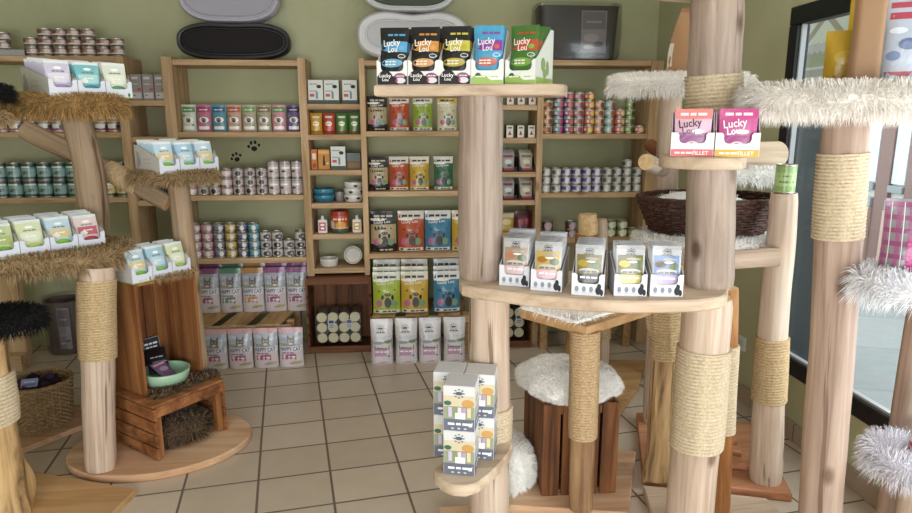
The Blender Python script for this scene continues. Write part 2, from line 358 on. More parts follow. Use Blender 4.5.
def carton(key, w, d, h, base, items, side=None, top=None, mat=None, sitems=None):
    if key in _pm: return _pm[key]
    mb = MB().mat(mat or CARD).color(side or base)
    mb.box(-w/2, -d/2, 0, w/2, d/2, h, .0015)
    fr = lin(base)
    mb.poly([(-w/2+.0015, -d/2-.0003, .0015), (w/2-.0015, -d/2-.0003, .0015), (w/2-.0015, -d/2-.0003, h-.0015), (-w/2+.0015, -d/2-.0003, h-.0015)], fr)
    if top: mb.poly([(-w/2+.0015, -d/2+.002, h+.0003), (w/2-.0015, -d/2+.002, h+.0003), (w/2-.0015, d/2-.002, h+.0003), (-w/2+.0015, d/2-.002, h+.0003)], lin(top))
    deco(mb, lambda x, z, o: (x, -d/2-o, z), w, h, items)
    if sitems: deco(mb, lambda x, z, o: (w/2+o, x, z), d, h, sitems); deco(mb, lambda x, z, o: (-w/2-o, -x, z), d, h, sitems)
    _pm[key] = mb.mesh(key, smooth=30); return _pm[key]
def can(key, rad, h, body, band=None, items=(), lid='C9C6BE', n=20, stripe=None):
    if key in _pm: return _pm[key]
    mb = MB().mat(TIN).color('B8B5AD')
    mb.lathe([(rad*.93, 0), (rad*.99, .002), (rad*.99, .005), (rad*.96, .007)], n, cap=True)
    mb.mat(FILM).color(body)
    b = band or body
    mb.lathe([(rad*.96, .007, body), (rad*.96, h*.3, b), (rad*.96, h*.75, body), (rad*.96, h-.007)], n, cap=False)
    mb.mat(TIN).color(lid); mb.lathe([(rad*.96, h-.007), (rad*.99, h-.005), (rad*.99, h-.001), (rad*.95, h), (rad*.93, h-.004)], n, cap=True)
    mb.mat(FILM)
    w = 2*rad
    deco(mb, lambda x, z, o: ((rad*.96+o)*sin(x/rad), -(rad*.96+o)*cos(x/rad), z), w, h, items, .0005, lim=9)
    _pm[key] = mb.mesh(key, smooth=40); return _pm[key]
def tray(key, w, d, hf, hb, colf, cols, items=(), notch=.6, inner=None, sitems=()):
    """shelf-ready carton: low notched front, sloping sides, tall back; front face at y=-d/2"""
    if key in _pm: return _pm[key]
    mb = MB().mat(CARD).color(cols); t = .003; ns = notch*w/2; nb = hf*.55
    mb.box(-w/2, -d/2, 0, w/2, d/2, t)
    mb.box(-w/2, d/2-t, t, w/2, d/2, hb)
    for sx in (-1, 1):
        pr = [(-d/2, 0), (d/2, 0), (d/2, hb), (d/2-.03, hb), (-d/2+.02, hf+.008), (-d/2, hf)]
        xs = (sx*w/2, sx*(w/2-t)); x0, x1 = min(xs), max(xs)
        i = mb.V(*[(x0, a, b2) for a, b2 in pr], *[(x1, a, b2) for a, b2 in pr]); n = len(pr)
        mb.F([i+k for k in range(n)][::-1]); mb.F([i+n+k for k in range(n)])
        for k in range(n): mb.F((i+k, i+(k+1) % n, i+n+(k+1) % n, i+n+k))
    mb.color(colf); r = min(hf-nb, ns*.4)*.8
    pr = [(-w/2, 0), (w/2, 0), (w/2, hf), (ns+.006, hf), (ns, hf-.006), (ns, nb+r), (ns-r*.3, nb+r*.3), (ns-r, nb), (-ns+r, nb), (-ns+r*.3, nb+r*.3), (-ns, nb+r), (-ns, hf-.006), (-ns-.006, hf), (-w/2, hf)]
    i = mb.V(*[(a, -d/2-.0005, b2) for a, b2 in pr], *[(a, -d/2+t, b2) for a, b2 in pr]); n = len(pr)
    mb.F([i+k for k in range(n)]); mb.F([i+n+k for k in range(n)][::-1])
    for k in range(n): mb.F((i+(k+1) % n, i+k, i+n+k, i+n+(k+1) % n))
    deco(mb, lambda x, z, o: (x, -d/2-.0005-o, z), w, hf, items)
    if sitems: 
        deco(mb, lambda x, z, o: (w/2+o, x, z), d, hb, sitems); deco(mb, lambda x, z, o: (-w/2-o, -x, z), d, hb, sitems)
    _pm[key] = mb.mesh(key, smooth=30); return _pm[key]

# logs, rope, fur
LOGS = {}
def log(name, p0, p1, r0, r1, mat, parent, seed=0, bend=(0, 0), wob=.05, seg=24, knob=0, foot=0, step=.035):
    p0, p1 = Vector(p0), Vector(p1); L = (p1-p0).length; q = (p1-p0).to_track_quat('Z', 'Y'); nr = max(5, int(L/step))
    def C(t): return Vector((bend[0]*sin(pi*t)+.006*noise.noise((seed, t*3, 1)), bend[1]*sin(pi*t)+.006*noise.noise((seed+5, t*3, 2)), t*L))
    def rad(t, a):
        r = r0+(r1-r0)*t
        r *= 1+wob*noise.noise((cos(a)*1.1+seed*3.7, sin(a)*1.1, t*L*2.2))+wob*.5*noise.noise((cos(a)*3+seed, sin(a)*3, t*L*5))
        if knob: r *= 1+knob*max(0, noise.noise((cos(a)*1.6+seed*9, sin(a)*1.6, t*L*4))-.15)
        if foot: r *= 1+foot*max(0, 1-t*L/.15)**2
        return r
    mb = MB().mat(mat)
    b0 = []
    for k in range(nr+1):
        t = k/nr; c = C(t); e = .94 if k in (0, nr) else 1
        b0.append(mb.V(*[c+Vector((e*rad(t, 2*pi*j/seg)*cos(2*pi*j/seg), e*rad(t, 2*pi*j/seg)*sin(2*pi*j/seg), 0)) for j in range(seg)]))
    for a, b2 in zip(b0, b0[1:]):
        for j in range(seg): mb.F((a+j, a+(j+1) % seg, b2+(j+1) % seg, b2+j))
    mb.mat(ENDG); mb.F([b0[0]+j for j in range(seg)][::-1]); mb.F([b0[-1]+j for j in range(seg)])
    o = bpy.data.objects.new(name, mb.mesh(name, smooth=40)); COL.objects.link(o); o.parent = parent
    o.location = p0-WL[parent]; o.rotation_mode = 'QUATERNION'; o.rotation_quaternion = q
    LOGS[o] = (C, rad, L); return o
def rope(lg, z0, z1, mat=None, dia=.012, name='rope_wrap', n=72, th=None):
    C, rad, L = LOGS[lg]; mb = MB().mat(mat or ROPE); turns = (z1-z0)/dia; per = 8; nz = int(turns*per); th = th or dia*.62
    rr = {}
    def P(a, b2):
        an = 2*pi*a; z = z0+(z1-z0)*b2; t = min(1, max(0, z/L)); c = C(t)
        ph = (z-z0)/dia-a; lobe = abs(sin(pi*ph))**.55
        r = max(rad(t, an), (rad(t, an)+rad(t, an+.5)+rad(t, an-.5))/3)+.001+th*(.05+.95*lobe)+.0006*sin(40*an+ph*6.28*1.5)
        return (c.x+r*cos(an), c.y+r*sin(an), z)
    mb.grid(P, n, nz)
    for zz, fl in ((0, 1), (1, 0)):
        i = mb.V(*[P(k/n, zz) for k in range(n)], *[(lambda c: (c.x, c.y, z0+(z1-z0)*zz))(C(min(1, max(0, (z0+(z1-z0)*zz)/L))))])
        for k in range(n): mb.F((i+k, i+(k+1) % n, i+n) if not fl else (i+(k+1) % n, i+k, i+n))
    o = bpy.data.objects.new(name, mb.mesh(name, smooth=60)); COL.objects.link(o); o.parent = lg; return o
def furblades(mb, pts, L, wid, cols, seed, droop=.35, spread=.7, clump=0):
    wid *= .62
    rng = random.Random(seed); cols = [lin(c) for c in cols]
    for p, n in pts:
        p = Vector(p); n = Vector(n).normalized()
        if clump: q = noise.noise_vector(p*clump)*1.2; d = n+q*spread+Vector((rng.uniform(-1, 1), rng.uniform(-1, 1), rng.uniform(-1, 1)))*.35*spread
        else: d = n+Vector((rng.uniform(-1, 1), rng.uniform(-1, 1), rng.uniform(-1, 1)))*spread
        d.normalize(); l = L*rng.uniform(.55, 1.15); sd = d.cross(Vector((rng.uniform(-1, 1), rng.uniform(-1, 1), rng.uniform(-1, 1)))).normalized()*wid*.5
        m = p+d*l*.55; e = p+d*l+Vector((0, 0, -droop*l))
        if e.z < p.z-l: e.z = p.z-l
        c = cols[rng.randrange(len(cols))]; i = mb.V(p-sd, p+sd, m+sd*.8, m-sd*.8, e)
        mb.F((i, i+1, i+2, i+3), c); mb.F((i+3, i+2, i+4), c)
def slab_samples(poly, z0, z1, n, seed, under=.12):
    rng = random.Random(seed); out = []
    P = [Vector(p) for p in poly]; m = len(P); per = [(P[(k+1) % m]-P[k]).length for k in range(m)]; tot = sum(per); cx = sum((p for p in P), Vector((0, 0)))/m
    xs = [p.x for p in P]; ys = [p.y for p in P]; area = abs(sum(P[k].x*P[(k+1) % m].y-P[(k+1) % m].x*P[k].y for k in range(m)))/2
    side = tot*(z1-z0)*1.6; fr = side/(side+area*(1+under))
    for _ in range(n):
        x = rng.random()
        if x < fr:
            r = rng.random()*tot; k = 0
            while r > per[k]: r -= per[k]; k += 1
            e = (P[(k+1) % m]-P[k]).normalized(); q = P[k]+e*r; z = rng.uniform(z0, z1); v = (z-(z0+z1)/2)/(z1-z0)*2
            out.append(((q.x, q.y, z), (e.y, -e.x, v*.8)))
        else:
            k = rng.randrange(m); a, b2 = P[k], P[(k+1) % m]; u, v = rng.random(), rng.random()
            if u+v > 1: u, v = 1-u, 1-v
            q = cx+(a-cx)*u+(b2-cx)*v; up = rng.random() > under/(1+under)
            out.append(((q.x, q.y, z1 if up else z0), (0, 0, 1 if up else -1)))
    return out
WFUR = ['FCFAF5', 'F8F4EE', 'F3EFE8', 'FEFDFA']; TFUR = ['A78C66', '8E7350', 'BCA27A', '74593A', 'B0966C']; BFUR = ['0E0D0D', '191716', '080808']; GFUR = ['5E4A38', '40301F', '7C644A', '98805F', '2A2018', '1E1712']
def furslab(name, poly, z0, z1, n, L, cols, seed, parent, wid=.0035, droop=.35, spread=.7, clump=14, core=None, under=.12):
    n = int(n*1.9); mb = MB().mat(FUR).color(core or cols[0]); mb.prism(poly, z0, z1, min(.018, (z1-z0)*.33))
    furblades(mb, slab_samples(poly, z0, z1, n, seed, under), L, wid, cols, seed, droop, spread, clump)
    return mb.build(name, parent, smooth=0)
def furblob(name, c, rad, n, L, cols, seed, parent, wid=.0035, droop=.3, spread=.8, clump=12, zmin=None, lump=.12):
    rng = random.Random(seed); mb = MB().mat(FUR).color(cols[0]); c = Vector(c); rx, ry, rz = rad
    def S(th, ph):
        dv = Vector((cos(th)*sin(ph), sin(th)*sin(ph), cos(ph))); k = 1+lump*noise.noise(dv*2+Vector((seed, 0, 0)))
        p = c+Vector((dv.x*rx*k, dv.y*ry*k, dv.z*rz*k))
        if zmin is not None and p.z < zmin: p.z = zmin
        return p, Vector((dv.x/rx, dv.y/ry, dv.z/rz))
    mb.grid(lambda a, b2: S(2*pi*a, pi*b2)[0], 24, 12)
    furblades(mb, [S(rng.random()*2*pi, math.acos(rng.uniform(-.85, 1))) for _ in range(n)], L, wid, cols, seed, droop, spread, clump)
    return mb.build(name, parent, smooth=0)

# ================================================================== THE SETTING
YB = 4.75
def sbox(name, m, *bs):
    mb = MB().mat(m)
    for b2 in bs: mb.box(*b2)
    return struct(mb.build(name))
sbox('floor', FLOOR, (-3.3, -1.9, -.12, 1.99, YB+.1, 0))
sbox('wall_back', WALL, (-3.3, YB, 0, 2.0, YB+.12, 2.95))
sbox('wall_left', WALL, (-3.42, -1.9, 0, -3.3, YB+.12, 2.95))
sbox('wall_front', WALL, (-3.3, -2.0, 0, -1.75, -1.9, 2.95), (1.35, -2.0, 0, 2.2, -1.9, 2.95), (-1.75, -2.0, 0, 1.35, -1.9, .38), (-1.75, -2.0, 2.62, 1.35, -1.9, 2.95))
CEIL, t, b = newmat('grey_ceiling_paint', .8, .2, 0, 'A9A7A0')
sbox('ceiling', CEIL, (-3.42, -2.0, 2.95, 2.2, YB+.12, 3.05))
WE = 3.30
mb = MB().mat(WALL)
mb.box(1.99, -1.9, 0, 2.07, WE, .32); mb.box(1.99, -1.9, 2.16, 2.07, WE, 2.95); mb.box(1.99, -1.9, .32, 2.07, -.6, 2.16)
mb.prism([(1.99, WE), (2.07, WE), (2.05, YB+.12), (1.86, YB+.12), (1.87, YB)], 0, 2.95)
struct(mb.build('wall_right'))
mb = MB().mat(SKIRT); mb.box(1.972, -1.85, 0, 1.99, WE, .095, .002); struct(mb.build('baseboard_right'))
mb = MB().mat(SKIRT); mb.prism([(1.97, WE+.002), (1.988, WE+.002), (1.872, YB-.002), (1.852, YB-.002)], 0, .095); struct(mb.build('baseboard_right'))
win = bpy.data.objects.new('window_1', None); COL.objects.link(win); win.location = (2.0, 1.4, .32); win['kind'] = 'structure'; WL[win] = Vector(win.location)
mb = MB().mat(BLACKM)
mb.box(1.985, -.6, .32, 2.05, WE, .405, .004); mb.box(1.985, -.6, 2.07, 2.05, WE, 2.16, .004); mb.box(1.985, WE-.07, .405, 2.05, WE, 2.07, .004); mb.box(1.985, -.6, .405, 2.05, -.52, 2.07, .004)
mb.build('window_frame', win)
mb = MB().mat(PLAST).color('C9CDD0'); mb.box(2.005, -.52, .405, 2.03, WE-.07, .416); mb.box(2.005, WE-.08, .416, 2.03, WE-.07, 2.07); mb.build('glazing_bead', win)
mb = MB().mat(GLASS); mb.box(2.031, -.52, .405, 2.036, WE-.07, 2.07); mb.build('window_pane', win)
# outdoors
sbox('pavement', PAVE, (2.08, -3, -.2, 5.6, 14, -.1))
mb = MB().mat(PLAST).color('8E9492'); mb.box(5.6, -3, -.3, 16, 22, -.18); struct(mb.build('road'))
def lab(o, l, c, g=None): return tag(o, l, c, g)
# shopfront across the alley
sf = thing('shopfront', 'pale shop front with brown pilasters seen through the window', 'building', (5.8, 8, -.1))
mb = MB().mat(WHITEP).color('D8DCE0'); mb.box(5.62, 2, -.1, 6.2, 19, 5.2); mb.build('wall', sf)
ys = [4.6, 5.35, 6.10, 6.53, 6.98, 7.55, 8.4, 9.3, 10.4]
for k, y0 in enumerate(ys):
    mb = MB().mat(PLAST).color('8A6E68'); mb.box(5.57, y0, -.1, 5.62, y0+.20, 3.4, .01); mb.build('pilaster', sf)
for a, b2 in zip([y+.23 for y in ys[:-1]], ys[1:]):
    mb = MB().mat(PLAST).color('CBAEA4'); mb.box(5.54, a, -.1, 5.62, b2, .60, .01); mb.build('stall_riser', sf)
    mb = MB().mat(PLAST).color('A3AAAE'); mb.box(5.55, a, .60, 5.62, b2, .72, .01); mb.build('ledge', sf)
    mb = MB().mat(PLAST).color('98A0A6'); mb.box(5.56, a, .80, 5.62, b2, .88, .005); mb.build('sill_bar', sf)
    mb = MB().mat(PLAST).color('E2EAF0'); mb.box(5.59, a+.01, .9, 5.619, b2-.01, 3.3); mb.build('display_window', sf)
mb = MB().mat(PLAST).color('C8CED2'); mb.box(5.4, 2, 3.4, 5.62, 19, 3.9, .02); mb.build('fascia', sf)
# street display board: dark lower panel, poster with a gabled roof above
bd = thing('street_display_board', 'tall outdoor board behind the glass, dark slate below and grey poster above', 'sign board', (2.6, 3.85, -.1))
mb = MB().mat(PLAST).color('3E4C5A'); mb.box(2.56, 3.62, -.1, 2.62, 4.3, 1.66, .006); mb.build('lower_panel', bd)
mb = MB().mat(PLAST).color('E8EBEE'); mb.box(2.54, 3.575, -.1, 2.63, 3.62, 2.4, .004); mb.box(2.54, 4.16, 1.66, 2.63, 4.3, 2.4, .004); mb.build('edge_frame', bd)
mb = MB().mat(CARD).color('D2D4DA'); mb.box(2.57, 3.62, 1.66, 2.61, 4.16, 2.4)
def SP(x, z, o): return (2.57-o, 3.89-x, 1.66+z)
deco(mb, SP, .54, .74, [('r', -.46, .03, .46, .97, 'DCDDE2'), ('r', -.46, .05, .46, .22, 'C0C0C8'), ('r', -.46, .28, .46, .34, 'B4B2B8'), ('p', [(-.44, .52), (.44, .52), (.40, .56), (0, .8), (-.40, .56)], 'A89E96'), ('p', [(-.32, .54), (.32, .54), (0, .73)], 'DCDEDE'),
    ('r', -.42, .36, .42, .52, 'A9AC9C'), ('r', -.44, .86, .44, .92, '98989E')]
    + [('e', -.4+.1*k, .51, .055, .06, 'C9C8D6') for k in range(9)])
mb.build('poster', bd)
mb = MB().mat(PLAST).color('B06066'); mb.box(2.3, 3.2, -.1, 2.53, 3.56, .10, .01); tag(mb.build('planter_box', loc=(2.42, 3.4, -.1)), 'dark pink box on the pavement below the outdoor sign board', 'planter')

# ================================================================== SHELVING
FY = 4.44
def uprightx(root, x0, x1, z1=2.0, z0=0): mb = MB().mat(SHZ); mb.box(x0, FY-.01, z0, x1, YB-.012, z1, .003); mb.build('upright', root)
def board(root, x0, x1, z, th=.036, y0=None): mb = MB().mat(SHX); mb.box(x0, y0 or FY, z-th, x1, YB-.01, z, .003); mb.build('shelf_board', root)
s1 = thing('shelving_unit', 'wooden wall shelving at the far left holding rows of tins', 'shelf', (-2.4, 4.6, 0))
uprightx(s1, -1.776, -1.72); uprightx(s1, -3.0, -2.94)
for z in (2.0, 1.53, 1.11, .70): board(s1, -2.94, -1.776, z)
s1b = thing('shelving_unit', 'narrow wooden shelf bay with grey cartons right of the left tins', 'shelf', (-1.62, 4.6, 1))
for z in (1.73, 1.50, 1.085): board(s1b, -1.72, -1.49, z)
s2 = thing('shelving_unit', 'wooden wall shelving bay below the black oval shell, paw prints inside', 'shelf', (-1.06, 4.6, 0))
uprightx(s2, -1.49, -1.425); uprightx(s2, -.640, -.592, z0=.5505)
for z in (1.985, 1.53, 1.115, .685): board(s2, -1.425, -.640, z)
s3 = thing('shelving_unit', 'narrow wooden shelf bay of bowls and bottles above the dark crate', 'shelf', (-.43, 4.6, 1))
for z in (1.71, 1.512, 1.278, 1.055, .842, .603): board(s3, -.592, -.247, z)
s4 = thing('shelving_unit', 'wooden wall shelving bay of large food bags behind the middle log', 'shelf', (.2, 4.6, 0))
uprightx(s4, -.247, -.212, z0=.5505); uprightx(s4, .555, .612)
for z in (1.99, 1.533, 1.13, .70): board(s4, -.212, .555, z)
s5 = thing('shelving_unit', 'narrow wooden shelf bay of small white boxes right of middle log', 'shelf', (.78, 4.6, 1))
for z in (1.706, 1.486, 1.256, 1.062, .835): board(s5, .612, .940, z)
s6 = thing('shelving_unit', 'wooden wall shelving bay of bright tins under the dark bin', 'shelf', (1.36, 4.6, 0))
uprightx(s6, .940, .981); uprightx(s6, 1.716, 1.80)
for z in (2.0, 1.515, 1.11, .79): board(s6, .981, 1.716, z)

# ---- things stand between the uprights of their bay without pushing into each other
BAYS = [(-2.94, -1.776), (-1.72, -1.49), (-1.425, -.640), (-.592, -.247), (-.212, .555), (.612, .940), (.981, 1.716)]
def fit(xs, hw, ztop=False):
    xs = list(xs); lo, hi = -9, 9
    if not ztop:
        m = sum(xs)/len(xs)
        for a, b2 in BAYS:
            if a-.06 < m < b2+.06: lo, hi = a+.003, b2-.003
    for _ in range(80):
        for i in range(len(xs)): xs[i] = min(max(xs[i], lo+hw[i]), hi-hw[i])
        for i in range(len(xs)-1):
            g = hw[i]+hw[i+1]+.0015-(xs[i+1]-xs[i])
            if g > 0: xs[i] -= g/2; xs[i+1] += g/2
    tot = sum(hw)*2+.0015*len(xs)
    return xs, (min(1, (hi-lo)/tot) if hi-lo < 5 else 1)
def halfw(me): return max(v.co.x for v in me.vertices)
def run(cols, z, where, group, Y=4.50, pitchz=None):
    """cols: (x pixel of the stack, layers, mesh, can height, description)"""
    py = 100 if z > 1.7 else 160 if z > 1 else 240
    xs, k_ = fit([aY(c[0], py, Y).x for c in cols], [halfw(c[2]) for c in cols], z > 1.9)
    if k_ < 1: xs, _q = fit([aY(c[0], py, Y).x for c in cols], [halfw(c[2])*k_*.998 for c in cols], z > 1.9)
    for i, (px, lay, me, h, desc) in enumerate(cols):
        x = xs[i]
        for k in range(lay):
            o = put(me, 'food_tin', (x, Y+random.uniform(-.004, .004), z+.0005+k*(h+.0005)), random.uniform(-.3, .3), sc=1 if k_ >= 1 else (k_*.998, k_*.998, 1))
            lv = '' if lay == 1 else ('bottom' if k == 0 else 'top' if k == lay-1 else ['', 'second', 'third', 'fourth'][k])+' of '
            tag(o, f"{desc}, {lv}{ORD[i]} stack from left {where}", 'tin', group)
random.seed(4)
c_brown = can('brown_tin', .043, .055, '8C6A5E', 'A88A80', [('r', -.9, .30, .9, .42, 'E2D8D0'), ('e', -.35, .62, .28, .14, '6E4A40'), ('e', .4, .6, .25, .13, 'D8C8BE'), ('r', -.5, .12, .5, .22, '5E3C36')])
c_whitep = can('white_pink_tin', .043, .058, 'C8BEBA', 'B0A4A0', [('r', -.6, .2, .6, .45, '8E3E50'), ('e', 0, .66, .4, .2, 'E6E0DC'), ('e', .5, .62, .2, .14, '4A4048')])
c_teal = can('teal_tin', .046, .112, '2E4A48', '6E928E', [('r', -.75, .2, .75, .66, '88A8A2'), ('e', 0, .42, .45, .12, '3A4A46'), ('r', -.4, .7, .4, .8, 'D6DCD2'), ('e', -.5, .3, .2, .08, '2C5A50')])
c_yelw = can('cream_green_tin', .046, .112, '44563C', 'C8B486', [('r', -.75, .2, .75, .62, 'D6C890'), ('e', 0, .4, .42, .12, '9A7A3E'), ('r', -.4, .68, .4, .8, 'E4E0CC')])
c_dot = can('white_black_dot_tin', .042, .058, 'C2BAB6', 'BCB2AE', [('e', 0, .42, .24, .2, '2A2426'), ('r', -.9, .72, .9, .84, 'B0989C'), ('e', .6, .4, .2, .12, 'B8848E')])
c_pinkw = can('pink_white_tin', .042, .058, 'CBB0B4', 'D8C4C4', [('e', .05, .4, .26, .2, 'E6DEDA'), ('r', -.9, .72, .9, .84, 'A4626E')])
c_tall = can('tall_white_tin', .043, .110, 'C2BAB5', 'BEB2AF', [('e', -.2, .4, .2, .08, '302A2C'), ('e', .3, .3, .24, .1, 'C59A9E'), ('r', -.9, .8, .9, .88, 'A88E92'), ('r', -.4, .55, .4, .66, 'EFECE8')])
def simple(key, body, band, dot, acc, r0=.042, h=.058): return can(key, r0, h, body, band, [('e', .2, .46, .2, .2, dot), ('e', -.4, .52, .12, .14, body), ('r', -.85, .76, .85, .80, acc)])
BRN = 'pink and brown tin'
run([(-4, 2, c_brown, .055, BRN), (11, 2, c_brown, .055, BRN)], 2.03, 'on the top tray', 'brown tins on the top shelf')
mb = MB().mat(CARD).color('A9A8A8'); 
xa, xb = aY(-12, 50, 4.48).x, aY(27, 50, 4.48).x
mb.box(xa, 4.45, 2.001, xb, 4.56, 2.004); mb.box(xa, 4.447, 2.001, xb, 4.45, 2.035); mb.box(xa, 4.56, 2.001, xb, 4.563, 2.035); mb.box(xb-.003, 4.45, 2.001, xb, 4.56, 2.035); mb.box(xa, 4.45, 2.001, xa+.003, 4.56, 2.035)
mb.box(xa, 4.45, 2.004, xb, 4.56, 2.029)
tag(mb.build('tin_tray', loc=((xa+xb)/2, 4.5, 2.0)), 'shallow grey carton tray of tins on the top left shelf', 'tray')
run([(42, 2, c_brown, .055, BRN), (55.5, 3, c_brown, .055, BRN), (68.5, 3, c_brown, .055, BRN), (81, 3, c_brown, .055, BRN), (93.5, 3, c_brown, .055, BRN), (106.5, 2, c_brown, .055, BRN), (119, 2, c_brown, .055, BRN)], 2.0, 'right of the grey top tray', 'brown tins on the top shelf')
run([(x, 2, c_whitep, .058, 'white and maroon tin') for x in (-5, 9, 23, 36.5, 50, 63, 77, 90, 103, 116)], 1.53, 'under the tan fur top', 'maroon tins on the second shelf')
run([(x, 2, c_teal, .112, 'dark teal tin') for x in (-1, 15, 30.5, 43.5, 56.5, 69.5)]+[(x, 2, c_yelw, .112, 'cream and green tin') for x in (98, 109.5, 121)], 1.11, 'on the low left shelf', 'tall tins on the third shelf')
run([(192, 2, c_pinkw, .058, 'pink and white tin'), (202, 2, c_dot, .058, 'white tin with black dot'), (212, 2, c_dot, .058, 'white tin with black dot'), (223, 3, c_pinkw, .058, 'pink and white tin'), (235, 3, c_dot, .058, 'white tin with black dot'), (247.5, 3, c_dot, .058, 'white tin with black dot'), (259.5, 3, c_dot, .058, 'white tin with black dot'),
     (271, 2, c_tall, .110, 'tall white tin'), (283, 2, c_tall, .110, 'tall white tin'), (294.5, 2, c_tall, .110, 'tall white tin')], 1.115, 'below paw prints', 'white tins under the paw prints')
C1 = [('pink', 'B0788A', 'CFA0A8'), ('pink', 'B0788A', 'CFA0A8'), ('slate', '4E5468', '7C8098'), ('yellow', 'A88A38', 'D8B84E'), ('navy', '2E3454', '5A6288'), ('cyan', '2C7488', '58A8B8')]
run([(px, 4, simple(nm+'_tin', bd2, bn, 'E4DEDA', 'F0ECE4'), .058, nm+' tin with pale cat') for px, (nm, bd2, bn) in zip((192, 203, 214.5, 226.5, 239.5, 252), C1)]
    + [(264.5, 3, can('white_black_tin', .042, .058, 'BBB6B4', 'C2BDBA', [('e', .1, .42, .34, .22, '26242A'), ('e', .2, .42, .12, .12, 'B8A0A0')]), .058, 'white and black tin'), (276.5, 3, _pm['white_black_tin'], .058, 'white and black tin'), (288, 2, _pm['white_black_tin'], .058, 'white and black tin'), (299, 3, _pm['white_black_tin'], .058, 'white and black tin')], .685, 'above the pink food bags', 'colourful tins above the food bags')
def brt(key, body, band, dot): return can(key, .041, .055, body, band, [('e', .2, .46, .26, .22, dot), ('e', -.35, .5, .12, .12, 'E6DACE'), ('r', -.7, .8, .7, .86, 'E2D6C8')])
BR = [('orange', 'C8813A', 'DDA05A', '7A3F2A'), ('plum', '5A3460', '4FA0A6', 'C85A8A'), ('purple', '53285C', '8A3F86', 'E07A50'), ('rosy', 'A8868E', 'C0A2A8', '8A3A4A'), ('scarlet', 'B2452E', 'CF6A3C', 'F0D070'), ('apricot', 'CB8C55', 'E0AE7C', '8A4630'), ('aqua', '7FB4B6', 'A2CCCA', 'C0503A'), ('red', 'B0483C', 'D07058', 'F0D8A0'), ('green', '6E8A3E', '95AE5A', '3E5A28'), ('red', 'B0483C', 'D07058', 'F0D8A0')]
run([(px, ly, brt(nm+'_bright_tin', a, b2, c), .055, nm+' tin') for (px, ly), (nm, a, b2, c) in zip(((549, 4), (558.5, 5), (569, 5), (579, 5), (590, 5), (600.5, 4), (610.5, 4), (620.5, 3), (633, 5), (647, 1)), BR)], 1.515, 'under the dark bin', 'bright tins under the dark bin')
c_pur = can('purple_white_tin', .041, .056, 'C6C2CC', '4A3A78', [('r', -.85, .3, .85, .68, '54448A'), ('e', .1, .5, .28, .24, 'E6E2EA')])
c_gry = can('grey_white_tin', .041, .056, 'BEBCB8', '8E8E86', [('r', -.85, .3, .85, .68, '9C9C92'), ('e', .1, .5, .3, .26, 'E2E0DA'), ('e', -.5, .5, .2, .2, '54544C')])
run([(x, ly, m_, .056, d_) for x, ly, m_, d_ in ((547.5, 3, c_gry, 'grey and white tin'), (557.5, 3, c_gry, 'grey and white tin'), (568, 3, c_pur, 'purple tin'), (578, 3, c_pur, 'purple tin'), (588.5, 3, c_pur, 'purple tin'), (599, 3, c_pur, 'purple tin'), (610.5, 3, c_gry, 'grey and white tin'), (621.5, 3, c_gry, 'grey and white tin'), (632.5, 4, c_gry, 'grey and white tin'), (644, 3, c_gry, 'grey and white tin'))], 1.11, 'over the pale sawn log', 'purple and grey tins')
c_dk = can('dark_tin', .041, .056, '3A2A30', '6E3048', [('e', 0, .5, .4, .3, 'C0A8B0')]); c_grn = can('olive_tin', .041, .056, '6E7A4C', '98A46C', [('e', 0, .5, .4, .3, 'DDE0C0')])
run([(547, 2, c_dk, .056, 'dark maroon tin'), (570, 2, c_dk, .056, 'dark maroon tin'), (612, 2, c_grn, .056, 'olive green tin'), (623, 2, c_grn, .056, 'olive green tin'), (634, 1, c_grn, .056, 'olive green tin')], .79, 'behind the pouch trays', 'tins behind the pouch trays')

# ---- cartons and bags on the shelves
def row(spec, Y, z, name, cat, group=None, rzj=.06, lean=0):
    """spec: (x pixel, mesh, label)"""
    yy = 100 if z > 1.2 else 230 if z > .1 else 345
    X0 = [aY(c[0], yy, Y).x for c in spec]; hw = [halfw(c[1])+.002 for c in spec]; xs, k_ = fit(X0, hw)
    if k_ < 1: xs, _q = fit(X0, [h*k_*.998 for h in hw])
    for x, (px, me, l) in zip(xs, spec):
        o = put(me, name, (x, Y, z+.0008), random.uniform(-rzj, rzj)*.4, lean, sc=1 if k_ >= 1 else (k_*.995, 1, 1)); tag(o, l, cat, group)
gc = carton('grey_pink_dot_carton', .082, .05, .165, '9C9694', [('e', .28, .42, .2, .1, 'C24A62'), ('r', -.4, .08, .4, .3, 'C9C4C2'), ('r', -.35, .8, .2, .9, 'D8D2D0'), ('b', -.1, .62, .5, 'E8E2DE'), ('e', -.2, .2, .12, .05, '7A7270')], side='7E7876')
row([(132, gc, 'grey carton with pink dot, leftmost of three on narrow shelf'), (144.5, gc, 'grey carton with pink dot, middle of three on narrow shelf'), (157.5, gc, 'grey carton with pink dot, rightmost of three on narrow shelf')], 4.52, 1.73, 'food_carton', 'carton', 'grey cartons with a pink dot')
bc = carton('black_carton', .10, .1, .13, '25252A', [('r', -.4, .55, .4, .85, '3A3A42'), ('r', .05, .6, .35, .75, 'B04A58')], side='1C1C20')
row([(140, bc, 'black carton, left of the pair behind the slanting log'), (155, bc, 'black carton, right of the pair behind the slanting log')], 4.53, 1.085, 'accessory_carton', 'carton', 'black cartons')
def small_bag(key, base, top, a1, a2, w=.098, h=.175): return pouch(key, w, h, .045, base, [('r', -.46, .72, .46, .92, top), ('e', .02, .44, .34, .2, 'E9E4DA')]+cathead(0, .42, .16, a1)+[('r', -.36, .08, .36, .2, 'F1EEE6'), ('b', 0, .81, .55, 'F5F0E8'), ('e', .3, .25, .1, .07, a2), ('e', -.32, .6, .12, .06, a2)], side=top, nx=10, nz=12)
